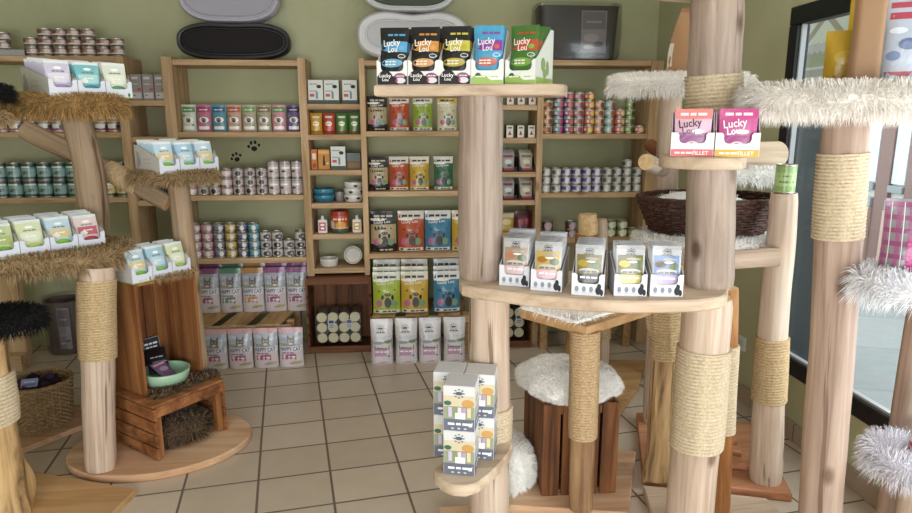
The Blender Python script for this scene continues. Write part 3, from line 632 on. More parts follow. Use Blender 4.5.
SB = [('C8CFC0', '5A8A56', 'green and white'), ('B8688A', '9A3A62', 'pink'), ('4E8EA6', '2E5E82', 'teal blue'), ('C59A86', 'A85A4A', 'salmon'), ('B0A28E', '6E9A5E', 'green and beige'), ('A89C82', '7C6A4E', 'beige'), ('C88A96', '5E8C58', 'pink with green foot'), ('6A5486', '3C2A5A', 'purple')]
row([(px, small_bag(n_.replace(' ', '_')+'_treat_bag', a, b2, '4A4440', '6E9A5E'), f'{n_} cat treat bag, {ORD[i]} from left above the paw prints') for i, (px, (a, b2, n_)) in enumerate(zip((184.5, 199.5, 215, 231, 248, 262.5, 275.5, 291), SB))], 4.53, 1.53, 'treat_bag', 'bag', 'treat bags above the paw prints')
# narrow bay with bowls
wc = carton('white_green_foot_carton', .098, .07, .155, 'D9DAD4', [('r', -.5, 0, .5, .16, '45504A'), ('e', .22, .72, .16, .12, '22262A'), ('r', -.4, .3, -.1, .42, 'B85A5A'), ('r', 0, .22, .14, .5, '6E8A9A'), ('b', -.12, .82, .5, '5A6A70'), ('r', -.4, .5, .1, .56, 'A8B0AE')], side='8E928C')
row([(312.5, wc, 'white carton with dark foot, leftmost on the highest narrow shelf'), (331, wc, 'white carton with dark foot, middle on the highest narrow shelf'), (350.5, wc, 'white carton with dark foot, rightmost on the highest narrow shelf')], 4.52, 1.71, 'food_carton', 'carton', 'white cartons with dark feet')
def snack(key, c, c2): return pouch(key, .088, .14, .05, c, [('e', 0, .5, .28, .18, 'F1E6C8'), ('r', -.3, .76, .3, .86, 'F3ECDD'), ('r', -.46, .08, .46, .16, c2), ('b', 0, .5, .42, '4A3020')], side=c2, nx=10, nz=12)
row([(312.5, snack('yellow_snack', 'C99A2E', '8E6A1E'), 'yellow snack pouch beside the red one on narrow shelf'), (325.5, snack('red_snack', 'B5432F', '7E2A20'), 'red snack pouch between the yellow and green ones'), (340, snack('green_snack', '4C7A3C', '9A3A32'), 'green snack pouch beside the red one'), (351.5, snack('green_snack', '', ''), 'green snack pouch at the right end of its shelf')], 4.53, 1.512, 'snack_pouch', 'pouch', 'snack pouches on the narrow shelf')
oc = carton('orange_carton', .078, .06, .135, 'C98A3E', [('p', [(-.12, .2), (.12, .2), (.05, .7), (-.05, .7)], '2A2422'), ('r', -.45, .78, .45, .92, 'E0B26A'), ('e', .3, .3, .1, .07, 'E8DCC8')], side='B4622E')
oc2 = carton('orange_slim_carton', .04, .06, .135, 'C8783A', [('r', -.3, .5, .3, .8, 'E8DCC8'), ('r', -.3, .1, .3, .3, '8A4A2A')], side='B4622E')
row([(310.5, oc2, 'slim orange carton at the left end of its narrow shelf'), (321, oc, 'orange carton with black shape between slim one and white one')], 4.52, 1.278, 'treat_carton', 'carton')
row([(336.5, wc, 'white carton with dark foot beside the orange cartons')], 4.50, 1.278, 'food_carton', 'carton', 'white cartons with dark feet')
gb = carton('brown_gift_box', .095, .08, .11, '6E5A48', [('r', -.5, .5, .5, 1, '6C7470'), ('r', -.4, .1, .4, .4, '8A6A4A')], side='5A4A3C')
row([(352, gb, 'small grey and brown box at the right end of narrow shelf')], 4.54, 1.278, 'gift_box', 'box')
def bowl(key, r0, h, c, band=None, items=()):
    if key in _pm: return _pm[key]
    mb = MB().mat(PAINT).color(c)
    mb.lathe([(r0*.80, 0), (r0*.86, .004), (r0*.95, h*.5, band or c), (r0, h*.96), (r0*.985, h), (r0*.93, h), (r0*.88, h*.5), (r0*.74, h*.18), (.001, h*.16)], 32)
    deco(mb, lambda x, z, o: ((r0*.955+o)*sin(x/r0), -(r0*.955+o)*cos(x/r0), z), 2*r0, h, items, .002, lim=9)
    _pm[key] = mb.mesh(key, smooth=50); return _pm[key]
bb = bowl('blue_bowl', .073, .048, '2E6A82', '3A7E94'); wb = bowl('white_bowl', .066, .05, 'D4D0C8', 'DAD6CE', paw(-.35, .5, .14, '3A3636')+paw(.3, .5, .14, '3A3636'))
def one(me, name, x, Y, z, l, cat, rz=0, rx=0, g=None, sc=1):
    o = put(me, name, (x, Y, z+.0008), rz, rx, sc=sc); return tag(o, l, cat, g)
bb = bowl('blue_bowl', .066, .046, '2E6A82', '3A7E94'); wb = bowl('white_bowl', .057, .047, 'D4D0C8', 'DAD6CE', paw(-.35, .5, .14, '3A3636')+paw(.3, .5, .14, '3A3636'))
one(bb, 'pet_bowl', -.517, 4.54, 1.055, 'dark blue pet bowl, lower of the stacked pair', 'bowl')
one(bb, 'pet_bowl', -.517, 4.54, 1.0975, 'dark blue pet bowl, upper of the stacked pair', 'bowl', .4)
one(bowl('grey_bowl', .034, .065, '8E8A86'), 'pet_bowl', -.412, 4.57, 1.055, 'small grey pet bowl between the blue and white stacks', 'bowl')
for k in range(3): one(wb, 'pet_bowl', -.315, 4.53, 1.055+.0435*k, f'white paw print pet bowl, {["lowest", "middle", "topmost"][k]} of the stack beside blue bowls', 'bowl', .5*k, 0 if k < 2 else .04)
wb2 = bowl('low_white_bowl', .066, .055, 'D6D2CA', 'CFCBC4')
one(wb2, 'pet_bowl', -.50, 4.53, .603, 'low white pet bowl standing upright above the dark crate', 'bowl')
one(bowl('tipped_bowl', .064, .05, 'D4D0C8', 'DAD6CE'), 'pet_bowl', -.331, 4.565, .664, 'white pet bowl tipped up to show its inside', 'bowl', 0, R(72))
def bottle(key, lc):
    mb = MB().mat(PLAST).color('E4E0DA'); mb.prism(rrect(0, 0, .032, .017, .012), 0, .092, .003)
    mb.lathe([(.014, .092), (.014, .100), (.010, .101), (.010, .118), (.0095, .12)], 16)
    deco(mb, lambda x, z, o: (x, -.0172-o, z), .064, .092, [('r', -.36, .18, .36, .82, lc), ('r', -.2, .55, .2, .7, 'F6F0E6'), ('e', 0, .36, .2, .12, 'F6F0E6')])
    return mb.mesh(key)
one(bottle('pink_bottle', 'C0506A'), 'shampoo_bottle', -.53, 4.5, .842, 'white bottle with pink label left of the treat jar', 'bottle')
one(bottle('yellow_bottle', 'D0A030'), 'shampoo_bottle', -.295, 4.5, .842, 'white bottle with yellow label right of the treat jar', 'bottle')
mb = MB().mat(FILM).color('7E3A2A'); mb.lathe([(.058, 0, '3A5A48'), (.062, .008, '3A5A48'), (.062, .03, 'B5532E'), (.062, .12, 'A23A30'), (.06, .125)], 28); mb.color('A8382E'); mb.lathe([(.063, .125), (.063, .148), (.058, .152)], 28)
deco(mb, lambda x, z, o: ((.062+o)*sin(x/.062), -(.062+o)*cos(x/.062), z), .124, .125, [('e', .1, .45, .32, .2, 'D8A040'), ('e', -.45, .5, .2, .2, 'D0C4BC'), ('r', -.8, .28, .8, .32, 'E8D8C0'), ('b', .05, .78, .8, 'F4E4C8')], lim=9)
one(mb.mesh('treat_jar'), 'treat_jar', -.414, 4.52, .842, 'red lidded treat jar between two white bottles', 'jar')

# big food bags of the middle bay: coloured front with dark cat shape
def lil(key, c, top, dark=False, w=.135, h=.23):
    pw = 'EDE7DC' if not dark else 'B9A88C'
    return pouch(key, w, h, .075, c, [('r', -.5, .80, .5, .93, top), ('e', -.2, .80, .36, .055, 'F2EFE8'), ('e', .24, .78, .2, .04, c)] + ([('r', -.5, .2, .5, .68, 'B8A680')] if dark else []) +
      [('e', -.27, .25, .12, .13, 'B8688E'), ('e', .28, .25, .12, .14, '7FA07A'), ('e', .04, .27, .13, .2, '26241F'), ('e', .04, .47, .12, .065, '26241F'), ('e', -.15, .4, .05, .09, '26241F'), ('e', .22, .4, .05, .09, '26241F'), ('e', -.28, .55, .035, .025, '26241F'), ('e', .3, .58, .035, .025, '26241F'),
       ('e', 0, .475, .018, .012, 'F0E4B0'), ('e', .08, .475, .018, .012, 'F0E4B0'), ('r', -.46, .02, .46, .10, 'E9E4DA' if not dark else '1D1B1A'), ('t', 'Lucky Lou', -.05, .73, .62, 'F7F4EE', .06), ('b', 0, .88, .7, '2A2826' if not dark else 'C8BEB0'), ('b', .1, .055, .5, '3A3836' if not dark else 'D8CCB8'), ('e', -.36, .06, .07, .04, '5A4A44')], side='D9D4CA' if not dark else '1D1B1A', topcol=top, nx=12, nz=14)
LB = {'black': ('2A2624', '1D1B1A', True), 'red': ('B5502E', 'D9D2C6', False), 'green': ('93A83C', 'CFD2C0', False), 'yellow': ('C8A43A', 'DDD6C4', False), 'lemon': ('D8C44E', 'E0D04E', False), 'forest': ('3C6A4E', 'D4D6CE', False), 'blue': ('3E7C9E', 'D6D8D4', False), 'lime': ('A6B63C', 'DADBCB', False), 'cream': ('CFC9A8', 'C9A935', False)}
LM = {k: lil(k+'_lifecare_bag', *v) for k, v in LB.items()}
row([(377, LM['black'], 'black topped food bag under the five display cartons'), (399, LM['red'], 'red food bag under the five display cartons'), (422.5, LM['green'], 'green food bag under the five display cartons'), (447, LM['cream'], 'cream food bag with yellow top under the display cartons')], 4.53, 1.533, 'food_bag', 'bag', 'food bags on the upper middle shelf', .1)
row([(376, LM['black'], 'black topped food bag left of red one on second shelf'), (397, LM['red'], 'red food bag left of the yellow one on second shelf'), (418.5, LM['yellow'], 'yellow food bag left of dark green one on second shelf'), (443.5, LM['forest'], 'dark green food bag beside the middle log')], 4.53, 1.13, 'food_bag', 'bag', 'food bags on the second middle shelf', .1)
LB2 = {k: lil(k+'_large_lifecare_bag', *LB[k], w=.185, h=.285) for k in ('black', 'red', 'blue', 'yellow', 'lime')}
row([(382.5, LB2['black'], 'large black topped food bag left of the large red bag'), (412, LB2['red'], 'large red food bag beside the large black one'), (441, LB2['blue'], 'large blue food bag on shelf above other blue bag'), (468, LB2['yellow'], 'large yellow food bag mostly hidden by middle log')], 4.53, .70, 'food_bag', 'bag', 'large food bags on the third middle shelf', .04)
for px, cname in ((381, 'lime'), (414.5, 'yellow'), (447, 'blue')):
    for k in range(3):
        o = put(LB2[cname], 'food_bag', (max(-.098, aY(px, 290, 4.34+.085*k).x), 4.34+.085*k, .305), random.uniform(-.04, .04), -.05, sc=(1.02, 1, [1, 1.06, 1.18][k]))
        tag(o, f'large {cname} food bag, {["front", "middle", "back"][k]} of the three above the floor bags', 'bag', 'large food bags on the low pallet')
# low pallets, slanted slats on top
def pallet(x0, x1, ztop, label, y0=4.27, slant=True, zlow=None):
    t = thing('pallet_stand', label, 'pallet', ((x0+x1)/2, 4.45, 0))
    mb = MB().mat(SHX); mb.box(x0, y0, ztop-.06, x1, y0+.03, ztop-.012, .003); mb.build('rail', t); mb = MB().mat(SHX); mb.box(x0, YB-.06, ztop-.06, x1, YB-.03, ztop-.012, .003); mb.build('rail', t)
    n = max(2, int((x1-x0)/.2))
    for k in range(n):
        a = x0+(x1-x0)*k/n; b2 = a+(x1-x0)/n*.68; mb = MB().mat(PAL); sh = .07 if slant else 0
        mb.prism([(a, y0-.005), (b2, y0-.005), (b2+sh, YB-.03), (a+sh, YB-.03)], ztop-.012, ztop, .002); mb.build('slat', t)
    for xx in (x0, x1-.05):
        for ya in (YB-.109, YB-.40): mb = MB().mat(PAL); mb.box(xx, ya, 0, xx+.05, ya+.048, ztop-.0125, .002); mb.build('leg', t)
    return t
pallet(-1.42, -.735, .276, 'low slatted pallet stand under the upper pink food bags', 4.24)
pallet(-.20, .475, .30, 'low slatted pallet stand under the large lime food bag')
pallet(.985, 1.64, .30, 'low slatted pallet stand in the far right corner')
# cat bags: photo band with a cat, name panel, coloured panel
def hcat(key, c, top, w=.158, h=.268):
    return pouch(key, w, h, .075, 'CEC7C8', [('r', -.5, .88, .5, 1, top), ('r', -.5, .56, .5, .88, 'A9AFBA'), ('r', -.5, .56, .5, .63, '949C8C'), ('e', .3, .76, .3, .09, 'C3C9D0'), ('e', -.3, .8, .2, .07, 'BBC2CC')]+cathead(.02, .67, .16, '6F6560', 'B8B49C')+[('e', .02, .60, .2, .06, '857B76'), ('e', .02, .62, .09, .045, 'C9C0B8'), ('r', -.5, .42, .5, .56, 'DAD6D8'), ('t', 'HAPPY CAT', 0, .49, .86, '28487A', 0, 1.5), ('r', -.5, .04, .5, .42, 'CFC3C6'), ('r', -.36, .22, .24, .36, c), ('b', -.06, .29, .5, 'F1ECEA'), ('e', .26, .14, .2, .07, 'B3A878'), ('e', .08, .12, .14, .045, 'A79C84'), ('b', -.1, .39, .5, '8A7A86')], side='B0A8AA', topcol=top, full=5, nx=12, nz=14)
HP = hcat('pink_cat_bag', 'A8587E', 'CDA0A4'); HG = hcat('green_cat_bag', '5E8E70', '5E8E74', h=.315); HO = hcat('orange_cat_bag', 'C0905C', 'C09058', h=.315); HM = hcat('magenta_cat_bag', '9A5A80', '945082', h=.315)
row([(215.5, HP, 'pink cat food bag on floor, leftmost of four below slats'), (240.5, HP, 'pink cat food bag on floor, second below slats from left'), (266.5, HP, 'pink cat food bag on floor, third below slats from left'), (290, HP, 'pink cat food bag on floor beside the dark crate')], 4.24-.06, 0, 'cat_food_bag', 'bag', 'pink cat food bags on the floor', .03)
for k in range(2):
    for m_, (me, cn) in enumerate(((HM, 'leftmost magenta'), (HG, 'green'), (HO, 'orange'), (HM, 'middle magenta'), (HM, 'rightmost magenta'))):
        tag(put(me, 'cat_food_bag', (-1.3475+.1535*m_, 4.56+.09*k, .277), random.uniform(-.01, .01), 0, sc=(.955, 1, [1, 1.07][k])), f'{cn} cat food bag on slats, {["front", "rear"][k]} of two', 'bag', 'cat food bags on the slats')
# lilac and white floor bags
VB = pouch('lilac_bag', .148, .31, .085, 'D6D2D2', [('r', -.46, .02, .46, .36, 'C09AB4'), ('r', -.46, .36, .46, .60, '6E6A72'), ('e', -.2, .5, .3, .07, '9AA2A8'), ('e', .3, .52, .22, .08, '7E8A6A'), ('r', -.46, .57, .46, .64, 'C6C8CE'), ('e', -.05, .8, .11, .045, '4E5258')]+[('e', -.05+.15*cos(a), .8+.06*sin(a), .03, .015, '4E5258') for a in [k*pi/4 for k in range(8)]]+[('b', -.05, .72, .4, '4E5258'), ('b', 0, .3, .62, 'F4EAF0'), ('r', -.3, .18, .3, .2, 'E8D8E2'), ('e', .3, .2, .05, .03, '5A3A50')], side='BFB8BE', topcol='C9C6C8', full=5)
row([(381.5, VB, 'lilac and white food bag on floor beside the dark crate'), (406.5, VB, 'lilac and white food bag on floor, second from the crate'), (430, VB, 'lilac and white food bag on floor, third from the crate'), (454.5, VB, 'lilac and white food bag on floor beside the middle log')], 4.24-.06, 0, 'dry_food_bag', 'bag', 'lilac bags on the floor', .03)
# narrow right bay
sw = carton('small_white_box', .05, .04, .085, 'E0DACE', [('e', 0, .3, .24, .12, 'A84A44'), ('p', [(-.14, .35), (.14, .35), (0, .6)], '5A3A34'), ('r', -.3, .74, .3, .86, '6A5A50')], side='1E1C1C')
for z, nm, yp in ((1.706, 'upper', 100), (1.486, 'lower', 131)):
    for k in range(4): tag(put(sw, 'treat_box', (.684+.0755*k, 4.49, z+.0008), random.uniform(-.05, .05)), f'small white treat box, {ORD[k]} from middle log on {nm} box shelf', 'box', 'small white treat boxes')
tr1 = tray('dark_tray', .115, .1, .035, .10, '241A1C', '241A1C', [('r', -.3, .3, .3, .7, 'A83A48')], notch=.7)
sp = pouch('beige_treat_pouch', .085, .12, .02, 'B8AE9C', [('e', 0, .5, .3, .2, 'D6CEB8'), ('r', -.4, .75, .4, .9, '6E6A66'), ('e', .1, .3, .2, .12, '8A7A4A')], nx=8, nz=8)
sp2 = pouch('grey_treat_pouch', .085, .12, .02, '9C9C98', [('e', 0, .5, .3, .2, 'D0D0CC'), ('r', -.4, .75, .4, .9, '8A3A4A'), ('e', .1, .3, .2, .12, '5A6A5A')], nx=8, nz=8)
for z, nm, py in ((1.256, 'upper', 165), (1.062, 'lower', 190)):
    for px, me, sd in ((508, sp2, 'left'), (526, sp, 'right')):
        x = aY(px, py, 4.5).x; tag(put(tr1, 'display_tray', (x, 4.51, z+.0008)), f'dark {sd} display tray on the {nm} tray shelf', 'tray', 'dark display trays')
        for k in range(3): tag(put(me, 'treat_pouch', (x, 4.489+.027*k, z+.0065), 0, -.12, sc=(1, 1, 1+.09*k)), f'{"grey" if sd == "left" else "beige"} treat pouch, {["front", "middle", "back"][k]} in {sd} tray of {nm} tray shelf', 'pouch', 'treat pouches in dark trays')
row([(507, pouch('mustard_pouch', .11, .13, .05, 'B89A4A', [('e', 0, .5, .3, .2, 'D8C88A'), ('r', -.5, .75, .5, .95, 'C9C4B0')]), 'mustard pouch beside the dark red pouch right of middle log'), (527.5, pouch('darkred_pouch', .12, .14, .05, '5A1A24', [('e', 0, .5, .34, .2, '8A2A34'), ('r', -.4, .78, .4, .9, '2A1216')]), 'dark red pouch beside the mustard pouch')], 4.52, .835, 'treat_pouch', 'pouch')

# ---- crates with packs of tins
def wcrate(label, x0, x1, y0, y1, h, mats=(DKX, DKZ)):
    t = thing('wooden_crate', label, 'crate', ((x0+x1)/2, (y0+y1)/2, 0)); T = .014
    mb = MB().mat(mats[1]); n = 5
    for k in range(n): a = x0+T+(x1-x0-2*T)*k/n; mb.box(a+.002, y1-T, .02, a+(x1-x0-2*T)/n-.002, y1, h-.02, .002)
    mb.build('back_slats', t)
    for nm, xx in (('side', x0), ('side', x1-T)):
        mb = MB().mat(mats[0])
        for k in range(4): mb.box(xx, y0, .004+h/4*k, xx+T, y1-T, h/4*(k+1)-.006, .002)
        mb.build('side', t)
    for za, zb in ((h-.04-T, h), (0, .045)): mb = MB().mat(mats[0]); mb.box(x0+T, y0, za, x1-T, y0+.02, zb, .002); mb.build('front_rail', t)
    mb = MB().mat(mats[0])
    for k in range(3): mb.box(x0+T, y0+.021+(y1-y0-T-.021)*k/3, h-T, x1-T, y0+.018+(y1-y0-T-.021)*(k+1)/3, h, .002)
    mb.build('top_slats', t)
    mb = MB().mat(mats[0])
    for k in range(3): mb.box(x0+T, y0+.021+(y1-y0-T-.021)*k/3, 0, x1-T, y0+.018+(y1-y0-T-.021)*(k+1)/3, T, .002)
    mb.build('bottom_slats', t)
wcrate('dark wooden crate on floor under the bowl shelves, holding a tin pack', -.655, -.205, 4.40, 4.72, .55)
wcrate('dark wooden crate behind the log holding another tin pack', .617, .935, 4.40, 4.72, .42)
def tinpack(cx, y0, z0, nx, nz, label):
    t = thing('tin_pack', label, 'multipack', (cx, y0+.1, z0)); r0 = .038; hl = .16
    for i in range(nx):
        for k in range(nz):
            mb = MB().mat(TIN); x = cx+(i-(nx-1)/2)*2*r0*1.02; z = z0+r0+.001+k*2*r0*1.0
            mb.M = Matrix.Translation((x, y0, z)) @ Matrix.Rotation(-pi/2, 4, 'X')
            mb.mat(PAINT).color('E2DCB4'); mb.lathe([(.001, .003), (r0*.8, .003), (r0*.86, 0), (r0*.93, 0), (r0*.95, .004, '6E6A62'), (r0*.95, hl, '6E6A62'), (r0*.9, hl+.002)], 20)
            mb.M = Matrix(); mb.build('tin', t)
    mb = MB().mat(PAINT).color('D8D8DE'); 
    for dx in (-.05, .075):
        mb.box(cx+dx-.024, y0-.0045, z0+.03+r0*2*(nz-1)*.5, cx+dx+.024, y0-.003, z0+.10+r0*2*(nz-1)*.5)
        deco(mb, lambda x, z, o: (cx+dx+x, y0-.0045-o, z0+.03+r0*2*(nz-1)*.5+z), .048, .07, [('r', -.35, .6, .35, .9, '3A4A7A'), ('r', -.3, .15, .3, .25, '8A8A92'), ('r', -.3, .35, .3, .45, '8A8A92')], .0004)
    mb.build('paper_label', t)
    mb = MB().mat(WRAP); mb.box(cx-nx*r0*1.04, y0-.009, z0+.0005, cx+nx*r0*1.04, y0+hl+.006, z0+nz*2*r0+.006, .01); mb.build('shrink_wrap', t)
tinpack(-.445, 4.47, .05, 4, 3, 'shrink wrapped pack of gold lidded tins in dark crate under bowls')
tinpack(.775, 4.47, .05, 3, 3, 'shrink wrapped pack of tins in the crate behind the log')

# ---- things on top of the shelving
def bean(cx, cz, hw, hh, waist, n=48, flat=.0):
    out = []
    for k in range(n):
        a = 2*pi*k/n; x = hw*math.copysign(abs(cos(a))**.7, cos(a)); z = hh*math.copysign(abs(sin(a))**.75, sin(a))
        f = max(0, 1-abs(x)/(hw*.62)); f = f*f*(3-2*f)
        z *= 1-waist*f*(1 if z > 0 else flat); out.append((cx+x, cz+z))
    return out
def shell(label, cx, z0, hw, hh, waist, cshell, cpad, y0, depth, flat=.0, inset=.82, cmid=None, tilt=0):
    t = thing('bean_cat_bed', label, 'cat bed', (cx, y0+depth/2, z0))
    def prof(rings, m, col, nm):
        mb = MB().mat(m).color(col); b0 = []
        for s_, y in rings:
            q = bean(0, 0, hw-s_, hh-s_, waist, flat=flat); b0.append(mb.V(*[(cx+x, y, z0+hh+z) for x, z in q]))
        n = 48
        for a, b2 in zip(b0, b0[1:]):
            for k in range(n): mb.F((a+k, b2+k, b2+(k+1) % n, a+(k+1) % n))
        mb.F([b0[0]+k for k in range(n)]); mb.F([b0[-1]+k for k in range(n)][::-1]); return mb.build(nm, t, smooth=45)
    i = hw*(1-inset)*.55
    prof([(i, y0+.016), (i*.92, y0+.004), (i*.75, y0), (i*.3, y0), (.004, y0+.015), (0, y0+.03), (.012, y0+depth)], PLAST, cshell, 'shell')
    prof([(i+.02, y0+.012), (i+.012, y0+.008), (i+.006, y0+.0155), (i+.006, y0+.0158)], CLOTH, cpad, 'pad')
    return t
x0, x1 = aY(176, 40, 4.52).x, aY(290, 40, 4.52).x
shell('black bean shaped cat bed standing on the shelf below the lilac one', (x0+x1)/2, 1.986, (x1-x0)/2, .122, .12, '1B1B1E', '2B2828', 4.50, .16, flat=-.02)
x0, x1 = aY(178, 5, 4.56).x, aY(280, 5, 4.56).x
shell('lilac grey bean shaped cat bed on top of the black one', (x0+x1)/2, 2.222, (x1-x0)/2, .19, .1, 'B4B0BC', 'ACA8B4', 4.54, .15, flat=.18)
x0, x1 = aY(357, 40, 4.52).x, aY(468, 40, 4.52).x
shell('white bean shaped cat bed behind the five display cartons', (x0+x1)/2, 1.992, (x1-x0)/2, .162, .2, 'D8D8DA', 'CBCBCE', 4.48, .16, flat=-.02, inset=.70)
x0, x1 = aY(362, 5, 4.6).x, aY(455, 5, 4.6).x
shell('white rimmed bean shaped cat bed above the display cartons, dark inside', (x0+x1)/2, 2.305, (x1-x0)/2, .15, .2, 'D8D8DA', '5C6258', 4.56, .14, flat=.15, inset=.80)
def wbin(cx, cy, z0, hw, hd, h, label, wrapcols, tubc='3A3634', rc=.05):
    t = thing('litter_bin', label, 'bin', (cx, cy, z0))
    mb = MB().mat(PLAST).color(tubc); b0 = []
    for s_, z in ((.90, 0), (.93, .02), (1, h), (1.02, h), (1.02, h+.008), (.97, h+.008), (.9, .03)):
        b0.append(mb.V(*[(cx+(x-cx)*s_, cy+(y-cy)*s_, z0+z) for x, y in rrect(cx, cy, hw, hd, rc)]))
    n = 28
    for a, b2 in zip(b0, b0[1:]):
        for k in range(n): mb.F((a+k, a+(k+1) % n, b2+(k+1) % n, b2+k))
    mb.F([b0[0]+k for k in range(n)][::-1]); mb.F([b0[-1]+k for k in range(n)]); mb.build('tub', t)
    mb = MB().mat(CARD).color(wrapcols[0]); mb.box(cx+hw*.02, cy-hd*1.03-.004, z0+.05, cx+hw*.66, cy-hd*1.03, z0+h*.93)
    deco(mb, lambda x, z, o: (cx+hw*.34+x, cy-hd*1.03-.004-o, z0+.05+z), hw*.64, h*.8, [('r', -.45, .55, .45, .95, '6E686C'), ('e', -.1, .35, .3, .16, 'A89A98'), ('e', .2, .2, .2, .1, '5A4A50'), ('e', -.2, .14, .2, .08, 'C9C2C0'), ('r', -.3, .7, .3, .74, '9A969A')]); mb.build('sleeve_card', t)
    mb = MB().mat(WRAP)
    i0 = []
    for s_, z in ((1.0, .0), (1.06, .03), (1.09, h*.5), (1.07, h+.02), (.9, h+.035)):
        i0.append(mb.V(*[(cx+(x-cx)*s_*(1+.012*noise.noise((x*9, y*9, z*20))), cy+(y-cy)*s_*(1+.015*noise.noise((x*11, y*9, z*17)))-.004, z0+.001+z) for x, y in rrect(cx, cy, hw, hd, rc)]))
    for a, b2 in zip(i0, i0[1:]):
        for k in range(n): mb.F((a+k, a+(k+1) % n, b2+(k+1) % n, b2+k))
    mb.build('plastic_wrap', t)
x0, x1 = aY(536, 40, 4.52).x, aY(621, 40, 4.52).x
wbin((x0+x1)/2, 4.61, 2.001, (x1-x0)/2/1.08, .115, .345, 'large dark plastic wrapped bin on the top shelf', ('8A8488',))
p = aZ(72, 349, 0)
wbin(p.x, p.y-.02, .001, .125, .12, .37, 'brown plastic wrapped tub standing on the floor at far left', ('8E8A96',), '6E625C', .115)
# paw stickers
def pawsticker(px, py, s_, rot, label):
    p = aY(px, py, YB-.001); mb = MB().mat(CARD).color('141414'); mb.M = Matrix.Translation(p) @ Matrix.Rotation(-rot, 4, 'Y')
    for u, v, ru, rv in ((0, -.2, .36, .3), (-.62, .12, .17, .2), (-.27, .52, .17, .23), (.22, .55, .17, .23), (.62, .18, .17, .2)):
        mb.poly([(s_*(u+ru*cos(2*pi*k/20)), -.001, s_*(v+rv*sin(2*pi*k/20))) for k in range(20)][::1])
    mb.M = Matrix(); tag(mb.build('paw_sticker', loc=p, smooth=0), label, 'wall sticker', 'paw stickers')
pawsticker(236.5, 158, .052, R(20), 'black paw print sticker on wall, lower of the two')
pawsticker(254, 147, .058, R(5), 'black paw print sticker on wall, higher of the two')

# ================================================================== CAT TREES
def plank(name, poly, z0, z1, mat, parent, ch=.004):
    a = sum(poly[k][0]*poly[(k+1) % len(poly)][1]-poly[(k+1) % len(poly)][0]*poly[k][1] for k in range(len(poly)))
    if a < 0: poly = poly[::-1]
    mb = MB().mat(mat); mb.prism([(p[0], p[1]) for p in poly], z0, z1, ch); return mb.build(name, parent)
def zs(z, *px): return [tuple(aZ(x, y, z))[:2] for x, y in px]
def ccw(poly): return poly if sum(poly[k][0]*poly[(k+1) % len(poly)][1]-poly[(k+1) % len(poly)][0]*poly[k][1] for k in range(len(poly))) > 0 else poly[::-1]

# ---- big display tree in the middle: two thick logs and a curved counter plank
A = thing('display_cat_tree', 'large pale log cat tree with two thick posts joined by a curved plank', 'cat tree', (.65, 2.2, 0))
YA1, YA2 = 2.33, 2.15
plank('base_board', [(.14, 2.16), (.375, 2.16), (.375, 2.415), (.14, 2.415)], 0, .04, PKB, A)
plank('base_board', [(.92, 1.86), (1.33, 1.76), (1.34, 2.09), (1.52, 2.09), (1.525, 2.36), (1.04, 2.50)], 0, .04, PLK, A)
a0 = aY(490, 505, YA1).x; a1 = aY(489, 312, YA1).x; a2 = aY(481, 284, YA1).x; a3 = aY(480, 97, YA1).x
ZM = 1.03; ZT = aY(465, 95, 2.2).z
l = log('post', (a0, YA1, .04), (a1, YA1, ZM-.04), .079, .078, LOGW, A, 3); zr = aY(505, 425, YA1).z; rope(l, zr-.14, zr+.05, dia=.013)
log('post', (a2, YA1, ZM), (a3, YA1, ZT), .080, .079, LOGA, A, 8, wob=.06)
pl = zs(ZM, (459, 281), (462, 285), (475, 288), (500, 291), (530, 295), (560, 298), (590, 300), (630, 301.5), (665, 301), (700, 300), (722, 297), (728, 293))+[(1.19, 2.2), (1.12, 2.3), (.75, 2.40), (.40, 2.46), (.23, 2.46)]
plank('counter_plank', pl, ZM-.042, ZM, PLK, A, .006)
b0 = aY(691, 505, YA2).x; b1 = aY(706, 318, YA2).x; b2_ = aY(708, 296, YA2).x; b3 = aY(711, 172, YA2).x
l = log('post', (b0, YA2, .04), (b1, YA2, ZM-.042), .088, .086, LOGW, A, 14); z0 = aY(695, 445, YA2).z; z1 = aY(695, 347, YA2).z; rope(l, z0-.04, z1-.04, dia=.0135, n=84)
ZS = aY(706, 156, 1.93).z
log('post', (b2_, YA2, ZM), (b3, YA2, ZS-.038), .083, .082, LOGA, A, 21, wob=.06)
pc = (aY(706, 160, 1.95).x, 1.97)
plank('small_shelf', ell(pc[0]+.005, pc[1]+.02, .128, .135, 36), ZS-.038, ZS, PLK, A, .004)
b4 = aY(717, 100, YA2).x; b5 = aY(717, -10, YA2).x
l = log('post', (b4, YA2, ZS), (b5, YA2, 2.0), .084, .083, LOGA, A, 27); z0 = aY(718, 112, YA2).z; rope(l, max(.02, z0-ZS-.03), aY(718, 75, YA2).z-ZS, dia=.0125)
plank('top_board', ell(b5-.03, YA2, .20, .15, 32), 2.0, 2.04, PLK, A)
p1 = aY(374, 90, 2.34); p2 = aY(537, 90, 2.20); tp = Vector((p2.x-p1.x, p2.y-p1.y)); tl = tp.length; e1 = tp/tl; e2 = Vector((-e1.y, e1.x)); q1 = Vector((p1.x, p1.y)); q2 = Vector((p2.x, p2.y))
top_poly = [q1, q2]+[q2+e2*.12+e1*(.10*cos(a))+e2*(.12*sin(a)) for a in [R(-80+20*k) for k in range(9)]]+[q1+e2*.25]
plank('top_plank', [tuple(p) for p in top_poly], ZT, ZT+.038, PLK, A, .005)
ZL = .40
lp = zs(ZL, (433, 468), (436, 476), (443, 482), (454, 486), (466, 486.5), (478, 483), (490, 474), (500, 464), (510, 452))+[(a1+.085, YA1-.082), (a1-.085, YA1-.082)]
plank('low_platform', lp, ZL-.042, ZL, PLK, A, .006)
